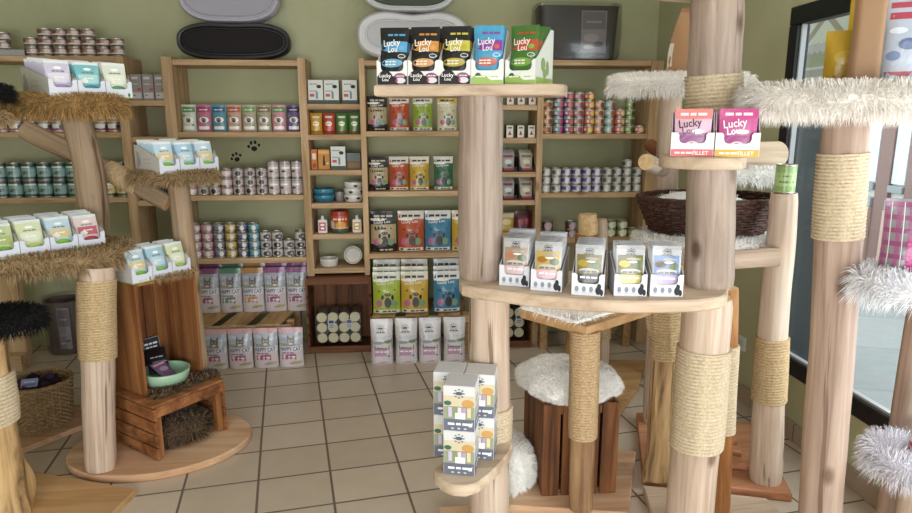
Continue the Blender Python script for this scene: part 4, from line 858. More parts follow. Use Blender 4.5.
l = log('side_post', (aY(722, 505, 2.27).x, 2.27, .04), (aY(728, 300, 2.27).x, 2.27, ZM-.045), .034, .036, LOGO, A, 33, wob=.08); rope(l, aY(722, 432, 2.27).z-.04, aY(722, 345, 2.27).z-.04, dia=.0125)

# display cartons on the top plank
def lou(key, c, c2, c3, black=True):
    k = '1C1A1B' if black else c3
    return pouch(key, .1035, .188, .034, k, [('e', -.02, .65, .50, .175, c), ('r', .1, .55, .48, .74, c), ('e', -.06, .355, .40, .14, c2), ('e', .3, .475, .13, .065, 'EDEAE2'), ('e', .3, .475, .11, .05, k), ('t', 'Lucky', -.06, .70, .60, 'F8F4EA', .05, 1.15), ('t', 'Lou', -.02, .60, .34, 'F8F4EA', .03, 1.15), ('b', -.1, .38, .4, 'F2E8D8'), ('b', -.1, .33, .4, 'F2E8D8'), ('b', .1, .86, .6, c), ('e', .26, .08, .16, .09, '141213'), ('e', .3, .62, .1, .08, c2)], side=k, topcol=k, full=4, nx=12, nz=14)
def loutray(key, foot, blk=True):
    it = [('r', -.5, 0, .5, .16 if not blk else .36, foot)]
    if blk: it += [('e', -.22, .3, .24, .22, foot), ('t', 'Lucky', -.22, .36, .38, 'F4F0EA', -.05), ('t', 'Lou', -.22, .22, .2, 'F4F0EA', -.05), ('e', .26, .36, .18, .09, '8E5A78'), ('e', .28, .17, .16, .09, 'D8D2D4'), ('e', .15, .17, .04, .05, 'B03A4A'), ('b', .27, .36, .24, 'F0E6EA')]
    else: it += [('e', -.28, .3, .1, .12, '3A5A34'), ('e', -.2, .16, .36, .14, foot), ('e', .2, .34, .2, .14, 'E4EAD8'), ('b', -.2, .3, .3, 'F4F6EC'), ('b', .24, .3, .2, '6E8A4A')]
    return tray(key, .1085, .19, .080, .19, 'E6E4DE', 'D9DBD0' if not blk else 'D6D2CA', it, .74, sitems=[('r', -.5, 0, .5, .12 if not blk else .16, foot), ('e', -.1, .35, .12, .12, '8AA066' if not blk else 'B8B0AA'), ('e', .15, .3, .09, .13, '8AA066' if not blk else 'B8B0AA'), ('e', 0, .2, .1, .08, '8AA066' if not blk else 'B8B0AA')])
SPEC = [('blue', lou('blue_pouch', '5A9CC4', '6AAACC', ''), 0, 'dark'), ('orange', lou('orange_pouch', 'C98A42', 'D8A05E', ''), 0, 'dark'), ('yellow', lou('yellow_pouch', 'C4B84A', 'B8A63A', ''), 0, 'dark'), ('purple', lou('purple_pouch', '8A3E9A', 'C8604E', '4C9CC0', False), 1, 'green'), ('red and green', lou('green_pouch', 'B8482E', '7AA84A', '45702E', False), 1, 'green')]
td = loutray('black_foot_display', '1E1A1C'); tg = loutray('green_foot_display', '9AB45C', False)
phi0 = math.atan2(e1.y, e1.x); OFF = Vector((0, 0))
for k, (cn, me, g, ft) in enumerate(SPEC):
    px = (392.5, 424.5, 456, 488, 520)[k]; s_ = (k+.5)/5*.985*tl
    ph = phi0+(0 if k < 4 else R(-16)); ce = q1+e1*(tl*(px-374)/163)+e2*(.098+.004+(0.016 if k == 4 else 0)); fwd = Vector((-sin(ph), cos(ph)))
    if k == 4: ce += e1*.026
    tag(put(tg if g else td, 'display_carton', (ce.x, ce.y, ZT+.0385), ph), f'white {ft} footed display carton of {cn} pouches, {ORD[k]} from left on top plank', 'display carton', 'display cartons on the top plank')
    for j in range(4):
        c2 = ce+fwd*(-.064+.040*j); tag(put(me, 'treat_pouch', (c2.x, c2.y, ZT+.0445), ph, -.07, sc=(.97, 1, [1, 1.0, 1.02, 1.04][j])), f'{cn} treat pouch on top plank, {["frontmost", "second", "third", "hindmost"][j]} in its carton', 'pouch', f'{cn} treat pouches')
# five cartons of cat food pouches on the counter
def natp(key, mid, foot, tx):
    return pouch(key, .094, .162, .016, 'B4B2B0', [('r', -.44, .34, .44, .80, mid), ('e', -.22, .62, .2, .12, tx), ('e', .25, .58, .18, .13, '5E6A44'), ('e', .1, .72, .26, .05, 'A9A294'), ('e', 0, .47, .36, .09, 'CFC9BE'), ('r', -.44, .10, .44, .40, foot), ('e', 0, .88, .09, .034, '4A4D52')]+[('e', .13*cos(a), .88+.048*sin(a), .03, .016, '4A4D52') for a in [k*pi/4 for k in range(8)]]+[('b', 0, .33, .6, 'F2EEEA'), ('e', .06, .66, .17, .035, 'F2F1EC'), ('b', 0, .81, .34, '6A6C70'), ('b', 0, .45, .6, '7A746C')], side='8E8C8E', topcol='A8A6A6', full=2.5, nx=10, nz=12)
NS = [(514, 289.5, natp('rose_nature_pouch', 'A88A72', 'D8B8BC', 'B87A5A'), 'pale rose', 1), (546, 294.5, natp('pink_nature_pouch', 'C0A25A', 'E0B4BE', 'A8742E'), 'pink footed', 1), (587.5, 299, natp('black_nature_pouch', '7E7448', '3A3634', 'B09A3A'), 'black footed', 0), (630, 299.5, natp('gold_nature_pouch', '6E6A34', 'D0C078', 'C8B84A'), 'gold', 0), (666, 300, natp('violet_nature_pouch', '6A84B0', 'B8A4C4', '5A4A34'), 'violet footed', 0)]
catico = [('e', .32, .26, .09, .13, '26262A'), ('e', .34, .44, .06, .09, '26262A'), ('p', [(.29, .48), (.31, .6), (.34, .5)], '26262A'), ('e', .42, .18, .05, .1, '26262A')]
nt = tray('nature_display', .107, .175, .075, .125, 'DCDCE2', 'B9B6B4', [('e', u, .3, .06, .09, '8A8E98') for u in (-.34, -.12, .1)]+[('b', u, .14, .14, 'A8ACB4') for u in (-.34, -.12, .1)]+catico, .66)
for k, (px, py, me, cn, lift) in enumerate(NS):
    ph = R((-22, -22, -20, -9, -9)[k]); sy = (1, 1, 1, .8, .7)[k]; fwd = Vector((-sin(ph), cos(ph))); fc = aZ(px, py-3, ZM); ce = Vector((fc.x, fc.y))+fwd*.088*sy
    tag(put(nt, 'display_carton', (ce.x, ce.y, ZM+.0008), ph, sc=(1, sy, 1)), f'white display carton of {cn} pouches, {ORD[k]} from left on the curved plank', 'display carton', 'display cartons on the curved plank')
    for j in range(6 if sy == 1 else 4):
        c2 = ce+fwd*(-.072*sy+.023*j); tag(put(me, 'cat_food_pouch', (c2.x, c2.y, ZM+.0065), ph, -.10, sc=(1, 1, 1+.006*j+(.07 if lift and j > 3 else 0))), f'{cn} cat food pouch on curved plank, {["frontmost", "second", "third", "fourth", "fifth", "hindmost"][j]} in carton', 'pouch', f'{cn} cat food pouches')
# two pink cartons on the small shelf
def vel(key, a, b2, c): return pouch(key, .106, .135, .017, a, [('r', -.5, .78, .5, 1, b2), ('r', -.5, .1, .5, .4, c), ('e', 0, .42, .5, .1, c), ('t', 'Lucky', -.08, .66, .62, 'F6F2EE' if b2 == 'C84A86' else '3A2030', .12, 1.15), ('t', 'Lou', -.12, .52, .34, 'F6F2EE' if b2 == 'C84A86' else '3A2030', .12, 1.15), ('e', .12, .5, .17, .06, 'F4F2EE'), ('b', 0, .88, .7, 'F6DCE0'), ('e', 0, .2, .2, .12, 'E2C4D0'), ('e', -.02, .2, .1, .08, '3A1A34')], side='8A3A68', topcol=b2, nx=10, nz=12)
for k, (px, me, cn, foot) in enumerate(((688.5, vel('salmon_pouch', 'D8AFC0', 'DD8078', '8E4A7C'), 'salmon topped', 'D86A6A'), (727, vel('magenta_pouch', 'C0548C', 'C84A86', '9A3074'), 'magenta', 'D8A83E'))):
    tt = tray('pink_display_'+str(k), .122, .078, .07, .13, 'E9E2E0', 'C9B2B8', [('r', -.5, 0, .5, .30, foot), ('b', -.2, .15, .4, 'F8F0EC'), ('t', 'FILLET', .2, .15, .36, 'F8F0EC')], .62)
    c = aY(px, 154, 1.905); ph = R(-21); ce = Vector((c.x, c.y)); ce += Vector((0, 0)); fwd = Vector((-sin(ph), cos(ph)))
    ce = Vector((pc[0]+.002, 1.915))+Vector((cos(ph), sin(ph)))*((-.0625, .0625)[k])
    tag(put(tt, 'display_carton', (ce.x, ce.y, ZS+.0008), ph), f'{cn} display carton on the small shelf of the right thick log', 'display carton')
    for j in range(3): c2 = ce+fwd*(-.026+.023*j); tag(put(me, 'treat_pouch', (c2.x, c2.y, ZS+.0055), ph, -.06), f'{cn} treat pouch on the small log shelf, {["front", "middle", "rear"][j]} of three', 'pouch', f'{cn} pouches on the small shelf')
# multipack cartons on the low platform
mpk = carton('multipack', .108, .108, .163, 'D8D6D4', [('r', -.5, 0, .5, .27, '6A6E7C'), ('r', -.5, .27, .5, .55, '9A9E84'), ('r', -.5, .55, .5, .78, 'D2C4A4'), ('e', .28, .62, .2, .14, 'C89A5A'), ('e', -.36, .62, .12, .08, '3A6A58'), ('e', 0, .84, .12, .06, '5A5E68')]+[('e', .15*cos(a), .84+.09*sin(a), .035, .02, '5A5E68') for a in [q*pi/4 for q in range(8)]]+
     [('r', -.34+.15*q, .32, -.22+.15*q, .54, c_) for q, c_ in enumerate(('C8BCD4', '8A9A6A', 'DAD2DA', 'B8A0B8', 'D8CFA0'))]+[('r', -.12, .28, .2, .42, 'ECEAE8'), ('b', 0, .17, .7, 'F0F0F2')]+[('e', u, .07, .05, .03, 'C8CCD4') for u in (-.2, 0, .2)]+[('p', [(.3, .12), (.42, .12), (.44, .22), (.40, .2), (.34, .2)], 'F0F0F2')],
     side='D9D8DA', top='D4D2D2', sitems=[('r', -.5, 0, .5, .27, '6A6E7C'), ('r', -.5, .27, .5, .5, 'B4B2AE'), ('e', 0, .65, .3, .12, 'C8BFA8'), ('b', 0, .15, .6, 'F0F0F2')])
ph = R(-14); fc = aZ(459, 475, ZL); fx, fy = Vector((cos(ph), sin(ph))), Vector((-sin(ph), cos(ph))); ce = Vector((fc.x, fc.y))+fy*.054
for nm, dx, dy in (('front', 0, 0), ('rear left', -.056, .1135), ('rear right', .0548, .1135)):
    for k in range(2):
        c = ce+fx*dx+fy*dy; tag(put(mpk, 'multipack_carton', (c.x, c.y, ZL+.0008+.1638*k), ph), f'white and grey multipack carton on low round platform, {nm} stack, {["lower", "upper"][k]}', 'carton', 'multipack cartons on the low platform')

# ---- low tree with a scorched crate under the counter
B = thing('crate_cat_tree', 'low cat tree with scorched slatted crate, rope post and angled top board', 'cat tree', (.75, 2.55, 0))
plank('base_board', [(.43, 2.40), (.905, 2.305), (1.115, 2.79), (.50, 2.96)], 0, .04, PKB, B)
cx0, cx1, cy0, cy1, cz0, cz1 = .578, .90, 2.45, 2.86, .0405, .455
cr = bpy.data.objects.new('crate', None); COL.objects.link(cr); cr.parent = B; WL[cr] = WL[B]
n = 4; gp = .012; sw_ = (cx1-cx0-gp*(n-1))/n
for y0 in (cy0, cy1-.014):
    mb = MB().mat(CRB)
    for k in range(n): a = cx0+k*(sw_+gp); mb.box(a, y0, cz0, a+sw_, y0+.014, cz1, .003)
    mb.build('slat_panel', cr)
for xx in (cx0, cx1-.014):
    mb = MB().mat(CRB)
    for k in range(4): a = cy0+.016+(cy1-cy0-.032)*k/4; mb.box(xx, a+.004, cz0+.01, xx+.014, a+(cy1-cy0-.032)/4-.004, cz1, .003)
    mb.build('side_panel', cr)
for nm, q in (('floor_panel', (cx0+.0145, cy0+.0145, cz0, cx1-.0145, cy1-.0145, cz0+.02)), ('rail', (cx0+.0145, cy0+.0145, cz1-.05, cx1-.0145, cy0+.034, cz1-.015)), ('lid_panel', (cx0+.0145, cy0+.05, cz1-.022, cx1-.0145, cy1-.02, cz1-.004))):
    mb = MB().mat(CRX); mb.box(*q, .002); mb.build(nm, cr)
pb = aZ(581, 508, .04); l = log('post', (pb.x, pb.y, .04), (aY(585, 330, pb.y).x, pb.y, .80), .050, .051, LOGB, B, 41, wob=.07); rope(l, aY(582, 436, pb.y).z-.04, aY(582, 330, pb.y).z-.04, ROPT, dia=.0115)
l2 = zs(.80, (586, 336.5), (520, 318), (560, 303), (622, 303), (652, 315)); plank('top_board', l2, .80, .838, PLY, B, .003)
furslab('fur_pad', ccw([(.69+(x-.72)*.86, 2.50+(y-2.50)*.86) for x, y in l2]), .8385, .852, 900, .028, WFUR, 5, B, droop=.5)
def topfur(name, label, cat, c, rad, n, L, cols, seed, zmin, droop=.35, wid=.004, clump=16, lump=.14):
    rng = random.Random(seed); mb = MB().mat(FUR).color(cols[0]); c = Vector(c); rx, ry, rz = rad
    def S(th, ph):
        sp_ = sin(ph); dv = Vector((cos(th)*math.copysign(abs(sp_)**.6, sp_), sin(th)*math.copysign(abs(sp_)**.6, sp_), cos(ph))); k = 1+lump*noise.noise(Vector((cos(th)*1.5, sin(th)*1.5, cos(ph)+seed)))+lump*.6*noise.noise(Vector((cos(th)*4, sin(th)*4, cos(ph)*2+seed)))
        p = c+Vector((dv.x*rx*k, dv.y*ry*k, dv.z*rz*k)); p.z = max(p.z, zmin); return p, Vector((dv.x/rx, dv.y/ry, dv.z/rz))
    mb.grid(lambda a, b2: S(2*pi*a, pi*b2)[0], 28, 14)
    furblades(mb, [S(rng.random()*2*pi, math.acos(rng.uniform(-.7, 1))) for _ in range(n)], L, wid, cols, seed, droop, .9, clump)
    for v in mb.v:
        if v.z < zmin: v.z = zmin
    o = mb.build(name, loc=(c.x, c.y, zmin), smooth=0); return tag(o, label, cat)
topfur('sheepskin', 'white sheepskin lying on top of the scorched crate', 'sheepskin', (.735, 2.655, .482), (.215, .225, .062), 16000, .02, WFUR, 7, .4565, wid=.0028)
topfur('sheepskin', 'white sheepskin cushion on floor board beside left of the scorched crate', 'sheepskin', (.475, 2.60, .13), (.09, .16, .10), 9000, .02, WFUR, 9, .0415, wid=.0028)

# ---- right hand tree with window side platforms
C = thing('window_cat_tree', 'tall cat tree by the window with thick bare log and white fur platforms', 'cat tree', (1.45, 1.95, 0))
plank('base_board', [(1.37, 1.65), (1.93, 1.65), (1.93, 2.12), (1.53, 2.12), (1.53, 2.07), (1.37, 2.07)], 0, .04, PLK, C)
YC = 1.95; ct = aY(846, 118, YC); cb = aY(824, 505, YC)
l = log('post', (cb.x, YC, .04), (ct.x, YC, 1.63), .070, .067, LOGT, C, 52, wob=.05); L_ = LOGS[l][2]; rope(l, aY(842, 237, YC).z-.04, aY(844, 152, YC).z-.04, dia=.0115, n=90)
topc = ell(1.46, 1.93, .40, .23, 36); furslab('fur_cover', topc, 1.631, 1.69, 8500, .05, ['F4EEE6', 'ECE4DA', 'F8F4EE', 'E6DCD2'], 11, C, .0035, .45, .8, 10, under=.3)
log('post', (1.83, 2.05, .04), (1.83, 2.05, 1.63), .05, .05, LOGT, C, 55)
lowc = ell(1.64, 1.79, .245, .15, 30); furslab('fur_cover', lowc, 1.085, 1.14, 3600, .055, ['F0EEF0', 'E6E4E8', 'F8F6F8'], 12, C, .0035, .35, .9, 10)
lw = aY(905, 462, 1.9); lowd = ell(lw.x+.03, 1.9, .13, .13, 30); furslab('fur_cover', lowd, lw.z-.03, lw.z+.04, 3600, .05, ['E6E2E8', 'DCD8DE', 'F0EDF2'], 13, C, .0035, .3, .9, 12)
log('post', (lw.x+.05, 1.9, .04), (lw.x+.05, 1.9, lw.z-.03), .045, .045, LOGW, C, 58)
# bags on the window tree
def bag3(name, label, px, Y, z0, w_, d_, h_, front, side, items=(), rz=0, rnd=4.0, tp=2.4, mat=None, topcol=None, cat='bag'):
    me = pouch(name+'_'+label[:14].replace(' ', '_'), w_, h_, d_, front, list(items), side=side, full=rnd, tp=tp, mat=mat, topcol=topcol, nx=14, nz=18)
    x = aY(px, 60, Y).x; return tag(put(me, name, (x, Y, z0+.001), rz), label, cat)
ZC = 1.692
bag3('paper_bag', 'plain brown kraft bag standing on the white fur window platform', 865, 1.95, ZC, .09, .075, .42, 'A27E5C', 'C9B89C', [], R(-30), 9, 4, CARD)
bag3('food_bag', 'yellow food bag behind the brown kraft bag', 843, 2.06, ZC, .11, .07, .19, 'C09A2A', 'C09A2A', [('r', -.4, .2, .4, .26, 'A88420'), ('e', 0, .55, .3, .2, 'CDA93A')], R(-25), 4, 2.4)
bag3('food_bag', 'tall bright yellow food bag mostly hidden by brown kraft bag', 861, 2.13, ZC, .10, .05, .40, 'E0B820', 'E0B820', [('e', 0, .8, .2, .06, 'F0DCA0')], R(-25), 4, 2.4)
bag3('food_bag', 'white and blue clear food bag with red print near window', 901, 1.93, ZC, .12, .07, .33, 'BCC4D2', 'D8D4D0', [('r', -.46, .04, .46, .16, 'C8606A'), ('r', -.36, .62, .3, .68, 'B84A5A'), ('r', -.36, .72, .2, .77, 'B84A5A'), ('e', .1, .4, .22, .14, '5A6E94'), ('e', -.2, .3, .16, .12, '7E90B4'), ('e', -.15, .52, .2, .08, 'E4E8EE')], R(-35), 4, 1.8)
bag3('food_bag', 'tall grey silver bag at the right end of window platform', 915, 2.02, ZC, .14, .08, .40, '9A9EA6', '8A8E98', [('r', -.4, .3, .4, .5, 'C8CCD4'), ('r', -.4, .7, .4, .76, '6A7080')], R(-35), 4, 1.8)
me = pouch('plaid_bag', .16, .23, .08, '8E868A', [('r', -.5+.2*k, .0, -.43+.2*k, .96, 'A05A80') for k in range(5)]+[('r', -.5, .05+.17*k, .5, .11+.17*k, '8E4A70') for k in range(6)]+[('r', -.5+.2*k+.1, 0, -.5+.2*k+.115, .96, 'E4DCE0') for k in range(5)]+[('r', -.1, .0, .45, .5, 'B02A72'), ('r', .0, .1, .4, .4, 'E8DCE4')], side='A8487E', full=2.4, tp=1.5)
p = aY(912, 240, 1.80); tag(put(me, 'food_bag', (p.x, 1.80, 1.142), R(-30)), 'pink and grey plaid food bag on lower white fur platform', 'bag')
mb = MB().mat(PLAST); mb.lathe([(.04, 0, 'B84A4A'), (.043, .01, 'B84A4A'), (.043, .045, 'DAD6D2'), (.043, .17, 'E2DEDA'), (.03, .2, 'E2DEDA'), (.018, .215, 'C8C4C0'), (.018, .24)], 24)
deco(mb, lambda x, z, o: ((.043+o)*sin(x/.043), -(.043+o)*cos(x/.043), z), .086, .17, [('b', -.2, .7, .8, '8A8680'), ('b', 0, .5, .8, '8A8680'), ('e', -.3, .3, .2, .08, 'B84A4A')], lim=9)
tag(put(mb.mesh('spray_bottle'), 'spray_bottle', (lw.x+.035, 1.87, lw.z+.042), R(-30)), 'white bottle with red foot on the lowest fur platform by the window', 'bottle')

# ---- tree with dark wicker basket behind the right thick log
D = thing('basket_cat_tree', 'cat tree on reddish base board carrying a dark wicker basket and fur platforms', 'cat tree', (1.45, 2.8, 0))
ec = Vector((1.065, 2.565)); d1 = Vector((.952, -.306)); d2 = Vector((.306, .952))
bp_ = [ec, ec+d1*.615, ec+d1*.615+d2*.68, ec+d2*.68]; plank('base_board', [tuple(p) for p in bp_], 0, .04, RDB, D)
for k in range(4):
    q = ec+d1*.30+d2*(.16+.11*k); plank('step_slat', [tuple(q), tuple(q+d1*.16), tuple(q+d1*.16+d2*.06), tuple(q+d2*.06)], .0405, .075, RDB, D)
YD = 2.53
db = aZ(765, 479, .04); dt = aY(784, 193, db.y)
l = log('post', (db.x, db.y, .04), (dt.x, db.y, dt.z), .069, .052, LOGW, D, 61, wob=.06, bend=(-.014, 0)); rope(l, aY(765, 401, db.y).z-.04, aY(768, 338, db.y).z-.04, ROPY, dia=.0125)
gm = can('green_paint_tin', .041, .115, '8FAE6A', '98B872', [('r', -.8, .25, .4, .7, 'A8C484'), ('b', -.2, .6, .8, '6A8A4A'), ('b', -.2, .4, .7, '6A8A4A')], lid='8FAE6A', n=28)
tag(put(gm, 'cat_food_tin', (dt.x, db.y, dt.z+.001)), 'tall green tin standing on top of a rope wrapped post by window', 'tin')
g3 = aZ(657, 476, .04); l = log('post', (g3.x, g3.y, .04), (aY(667, 300, g3.y).x, g3.y, 1.045), .055, .05, LOGG, D, 66, wob=.12, knob=.8, foot=.25); z0 = aY(662, 358, g3.y).z-.04; rope(l, z0, z0+.42, ROPY, dia=.0125)
bx, by = 1.375, 2.78
plank('basket_board', ell(bx-.02, by-.02, .27, .2, 32), 1.046, 1.07, PLK, D)
furslab('fur_pad', ell(bx-.01, by-.03, .31, .24, 32), 1.0705, 1.10, 3600, .045, WFUR, 16, D, .004, .4, .9, 12)
# wicker basket: woven wall of strands round upright stakes
def wicker(cx, cy, z0, h, r0x, r0y, r1x, r1y, rows, stakes, amp, colr, parent, sth):
    def P(a, t, o=0): rx, ry = r0x+(r1x-r0x)*t**.8+o, r0y+(r1y-r0y)*t**.8+o; return (cx+rx*cos(a), cy+ry*sin(a), z0+h*t)
    mb = MB().mat(colr); seg = stakes*4
    for k in range(rows):
        t = (k+.5)/rows; mb.tube([P(2*pi*j/seg, t, amp*cos(pi*j/2+pi*k)) for j in range(seg+1)], sth*(.9+.2*((k*7) % 3)/2), 5, False)
    mb.build('woven_wall', parent)
    mb = MB().mat(colr)
    for j in range(stakes): a = 2*pi*(j+.0)/stakes; mb.tube([P(a, 0), P(a, .5), P(a, 1)], sth*.8, 5)
    mb.build('stakes', parent)
    mb = MB().mat(colr)
    for s_ in range(3): mb.tube([(lambda q: (q[0], q[1], q[2]+.004*sin(j*.9+s_*2.1)))(P(2*pi*j/60, 1.02, .004*cos(j*.9+s_*2.1))) for j in range(61)], sth*1.2, 5, False)
    mb.build('rim', parent)
    mb = MB().mat(colr); mb.prism(ell(cx, cy, r0x, r0y, 36), z0-.002, z0+.008); mb.build('bottom', parent)
WICK = wood('dark_wicker', '2E1C16', '4A2E24', '6A4636', 'X', 60, rough=.5, streak=1)
WICL = wood('straw_wicker', '6A5238', '8E7350', 'AA8E68', 'X', 60, rough=.7, streak=1)
bk = thing('wicker_basket', 'large oval dark brown wicker basket lined with white fleece behind thick log', 'basket', (bx, by, 1.11))
wicker(bx, by, 1.112, .155, .245, .165, .315, .225, 13, 22, .005, WICK, bk, .0062)
o = topfur('fleece_liner', 'white crumpled fleece lying inside the dark wicker basket', 'fleece', (bx-.04, by, 1.20), (.22, .16, .085), 900, .02, ['E8E6E2', 'D8D6D4'], 19, 1.121)
up = aY(672, 160, 3.04); l = log('post', (up.x+.02, 3.10, .04), (up.x, 3.10, 1.735), .056, .054, LOGW, D, 71)
log('branch', aY(779, 257, 2.42), (1.16, 2.56, 1.02), .039, .036, LOGW, D, 73, wob=.04)
log('branch', aY(646, 162, 2.84), (up.x-.02, 3.09, 1.37), .038, .042, LOGW, D, 74)
log('branch', aY(650, 145, 3.3), (up.x+.02, 3.13, 1.42), .034, .03, LOGR, D, 75)
tc_ = (1.30, 2.98); furslab('fur_cover', ell(tc_[0]-.005, tc_[1], .31, .22, 36), 1.736, 1.79, 5500, .045, ['F4EFE8', 'ECE5DC', 'F8F4EE'], 21, D, .0035, .4, .85, 12)
# half log lounge with rounded end
z1 = aY(770, 141, 2.86).z; z0 = aY(770, 169, 2.86).z; xr = aY(789, 155, 2.86).x; hh = (z1-z0)/2
mb = MB().mat(PLK); mb.M = Matrix.Translation((0, 2.86, 0)) @ Matrix.Rotation(pi/2, 4, 'X')
pr = [(1.32, z0), (xr-hh, z0)]+[(xr-hh+hh*cos(a), z0+hh+hh*sin(a)) for a in [R(-75+15*k) for k in range(11)]]+[(1.32, z1-.01)]
mb.prism(pr, -.03, 0, .003); mb.M = Matrix(); mb.box(1.33, 2.891, z0+.02, xr-.06, 3.0, z0+.045, .003); mb.build('rounded_side_board', D)
furslab('fur_pad', rrect(1.56, 2.83, .15, .05, .03), z0-.05, z0-.003, 1500, .045, WFUR, 23, D, .004, .4, .9, 12)
me = pouch('twisted_paper_bag', .15, .30, .10, 'A27A56', [('r', -.49, .02, -.36, .5, 'CFC6B8')], side='B08A62', full=2.2, tp=1.05, mat=CARD, topcol='8E6644', taper=1.25)
tag(put(me, 'paper_bag', (aY(684, 60, 2.95).x, 2.95, 1.792), R(-20)), 'brown paper bag with pinched top on white fur platform', 'bag')

# ---- small tree behind, plywood sheets
E_ = thing('plywood_cat_tree', 'unfinished cat tree on plywood sheets behind the scorched crate', 'cat tree', (1.3, 3.7, 0))
plank('base_board', zs(.03, (646, 360), (637.5, 389))+[(1.0, 3.50), (1.0, 4.06)], 0, .03, PLY, E_)
plank('base_board', zs(.03, (634, 391), (620.5, 412))+[(.80, 3.26), (.80, 3.47)], 0, .03, PLY, E_)
z1 = aY(584, 234, 3.72).z; l = log('post', (aY(575, 345, 3.72).x, 3.72, .03), (aY(586, 240, 3.72).x, 3.72, z1), .066, .062, LOGO, E_, 81)
log('post', (aY(588, 234, 3.72).x, 3.72, z1), (aY(588, 212, 3.72).x, 3.72, aY(588, 214, 3.72).z), .058, .056, ENDG, E_, 82)
l = log('post', (aY(604, 366, 3.97).x, 3.97, .03), (aY(602, 220, 3.97).x, 3.97, aY(602, 219, 3.97).z), .034, .034, LOGW, E_, 83); zz = aY(603, 338, 3.97).z-.03; rope(l, zz, zz+.3, ROPY, dia=.0115, n=48)
p = aZ(652, 381, 0); rp = thing('wooden_post', 'slim red brown post standing on the floor behind the rope post', 'post', (p.x, p.y, 0))
log('shaft', (p.x, p.y, .001), (p.x+.01, p.y, .96), .036, .034, LOGR, rp, 86)
mb = MB().mat(PLAST).color('DCDCDA'); s0 = aX(741, 343, 1.972); mb.box(s0.x-.004, s0.y-.04, s0.z-.04, s0.x+.02, s0.y+.04, s0.z+.04, .004); mb.color('C8C8C6'); mb.box(s0.x-.006, s0.y-.025, s0.z-.025, s0.x-.003, s0.y+.025, s0.z+.025, .002)
tag(mb.build('wall_socket', loc=s0), 'white wall socket low on the green wall beside the rope post', 'socket')

# ---- left cat tree: round base, two scorched crates, tan fur platforms
F = thing('crate_cat_tree', 'tall cat tree with round base, two stacked crates and tan fur platforms', 'cat tree', (-1.2, 3.1, 0))
plank('base_board', ell(-1.2, 3.11, .425, .325, 56, R(12)), 0, .036, PKB, F, .006)
Nn = aZ(157, 464, .036); RZ1 = R(52); fr1 = Matrix.Translation((Nn.x, Nn.y+.02, .0365)) @ Matrix.Rotation(RZ1, 4, 'Z')
def crate_part(M, lx, ly, h, name, parent, upright=False):
    cr = bpy.data.objects.new(name, None); COL.objects.link(cr); cr.parent = parent; WL[cr] = WL[parent]; T = .014
    def bld(nm, m, boxes):
        mb = MB().mat(m); mb.M = M
        for b2 in boxes: mb.box(*b2, .003)
        mb.M = Matrix(); mb.build(nm, cr)
    if not upright:
        for nm, xx in (('end_panel', 0), ('end_panel', lx-T)): bld(nm, CRX, [(xx, 0, h*k/4+.002, xx+T, ly, h*(k+1)/4-.006) for k in range(4)])
        bld('top_panel', CRX, [(-.004, ly*k/4+.002, h+.0005, lx+.004, ly*(k+1)/4-.006, h+.0145) for k in range(4)])
        bld('front_rail', CRX, [(T+.0005, 0, h-.05, lx-T-.0005, .016, h)])
        bld('back_panel', CRX, [(T+.0005, ly-T, h*k/3+.003, lx-T-.0005, ly, h*(k+1)/3-.005) for k in range(3)])
        for xa in (T+.001, lx-T-.03): bld('corner_post', CRZ, [(xa, .0165, .003, xa+.029, .045, h-.052)])
    else:
        bld('side_panel', CRZ, [(0, ly*k/3+.002, 0, T, ly*(k+1)/3-.002, h) for k in range(3)])
        bld('side_panel', CRZ, [(lx-T, ly*k/3+.002, 0, lx, ly*(k+1)/3-.002, h) for k in range(3)])
        n = 5; w_ = lx-2*T-.001
        bld('back_panel', CRZ, [(T+.0005+w_*k/n+.002, ly-T, .016, T+.0005+w_*(k+1)/n-.002, ly, h-.016) for k in range(n)])
        [bld('end_board', CRX, [(T+.0005, .002, za, lx-T-.0005, ly-T-.0005, za+.0145)]) for za in (0, h-.0145)]
    return cr
crate_part(fr1, .39, .42, .262, 'lower_crate', F)
zt1 = .0365+.262+.0145
N2 = aZ(146, 398, zt1); fr2 = Matrix.Translation((N2.x-.005, N2.y+.01, zt1+.0005)) @ Matrix.Rotation(R(53), 4, 'Z')
UX, UY, UH = .325, .27, .55
crate_part(fr2, UX, UY, UH, 'upper_crate', F, True)
zt2 = zt1+.001+UH
fb = aZ(101, 468, .036); l = log('post', (fb.x, fb.y, .036), (aY(97, 266, 2.95).x, 2.95, .964), .066, .074, LOGW, F, 91, bend=(.008, 0), wob=.06); rope(l, aY(100, 361, fb.y).z-.036, .964-.036-.05, ROPY, dia=.0118)
fp = ell(-1.63, 3.06, .37, .28, 40, R(10)); furslab('fur_cover', fp, .965, 1.028, 7500, .045, TFUR, 31, F, .004, .55, .85, 12)
tb, tt_ = aY(84, 212, 3.31), aY(72, 112, 3.27)
log('trunk', (tb.x+.01, 3.345, 1.029), (tt_.x, 3.29, 1.634), .073, .066, LOGF, F, 93, bend=(.03, 0), wob=.06)
ft = aY(59, 106, 3.14); furslab('fur_cover', ell(ft.x, 3.14, .265, .19, 40), 1.635, 1.698, 7500, .045, ['B8925A', '9A7644', 'C8A66C', '7C5C34', 'AA8650'], 32, F, .004, .5, .85, 12)
q = fr2 @ Vector((UX+.06, .13, 0)); f3t = aY(178, 180, q.y)
log('post', (q.x, q.y, zt1+.0005), (f3t.x, q.y, f3t.z), .056, .052, LOGF, F, 95)
f3 = (aY(175, 178, q.y).x, q.y-.02); furslab('fur_cover', ell(f3[0], f3[1], .20, .145, 36), f3t.z+.0005, f3t.z+.037, 4200, .04, TFUR, 33, F, .004, .5, .85, 12)
ba, bb_ = aY(26, 130, 3.55), aY(168, 203, 3.40)
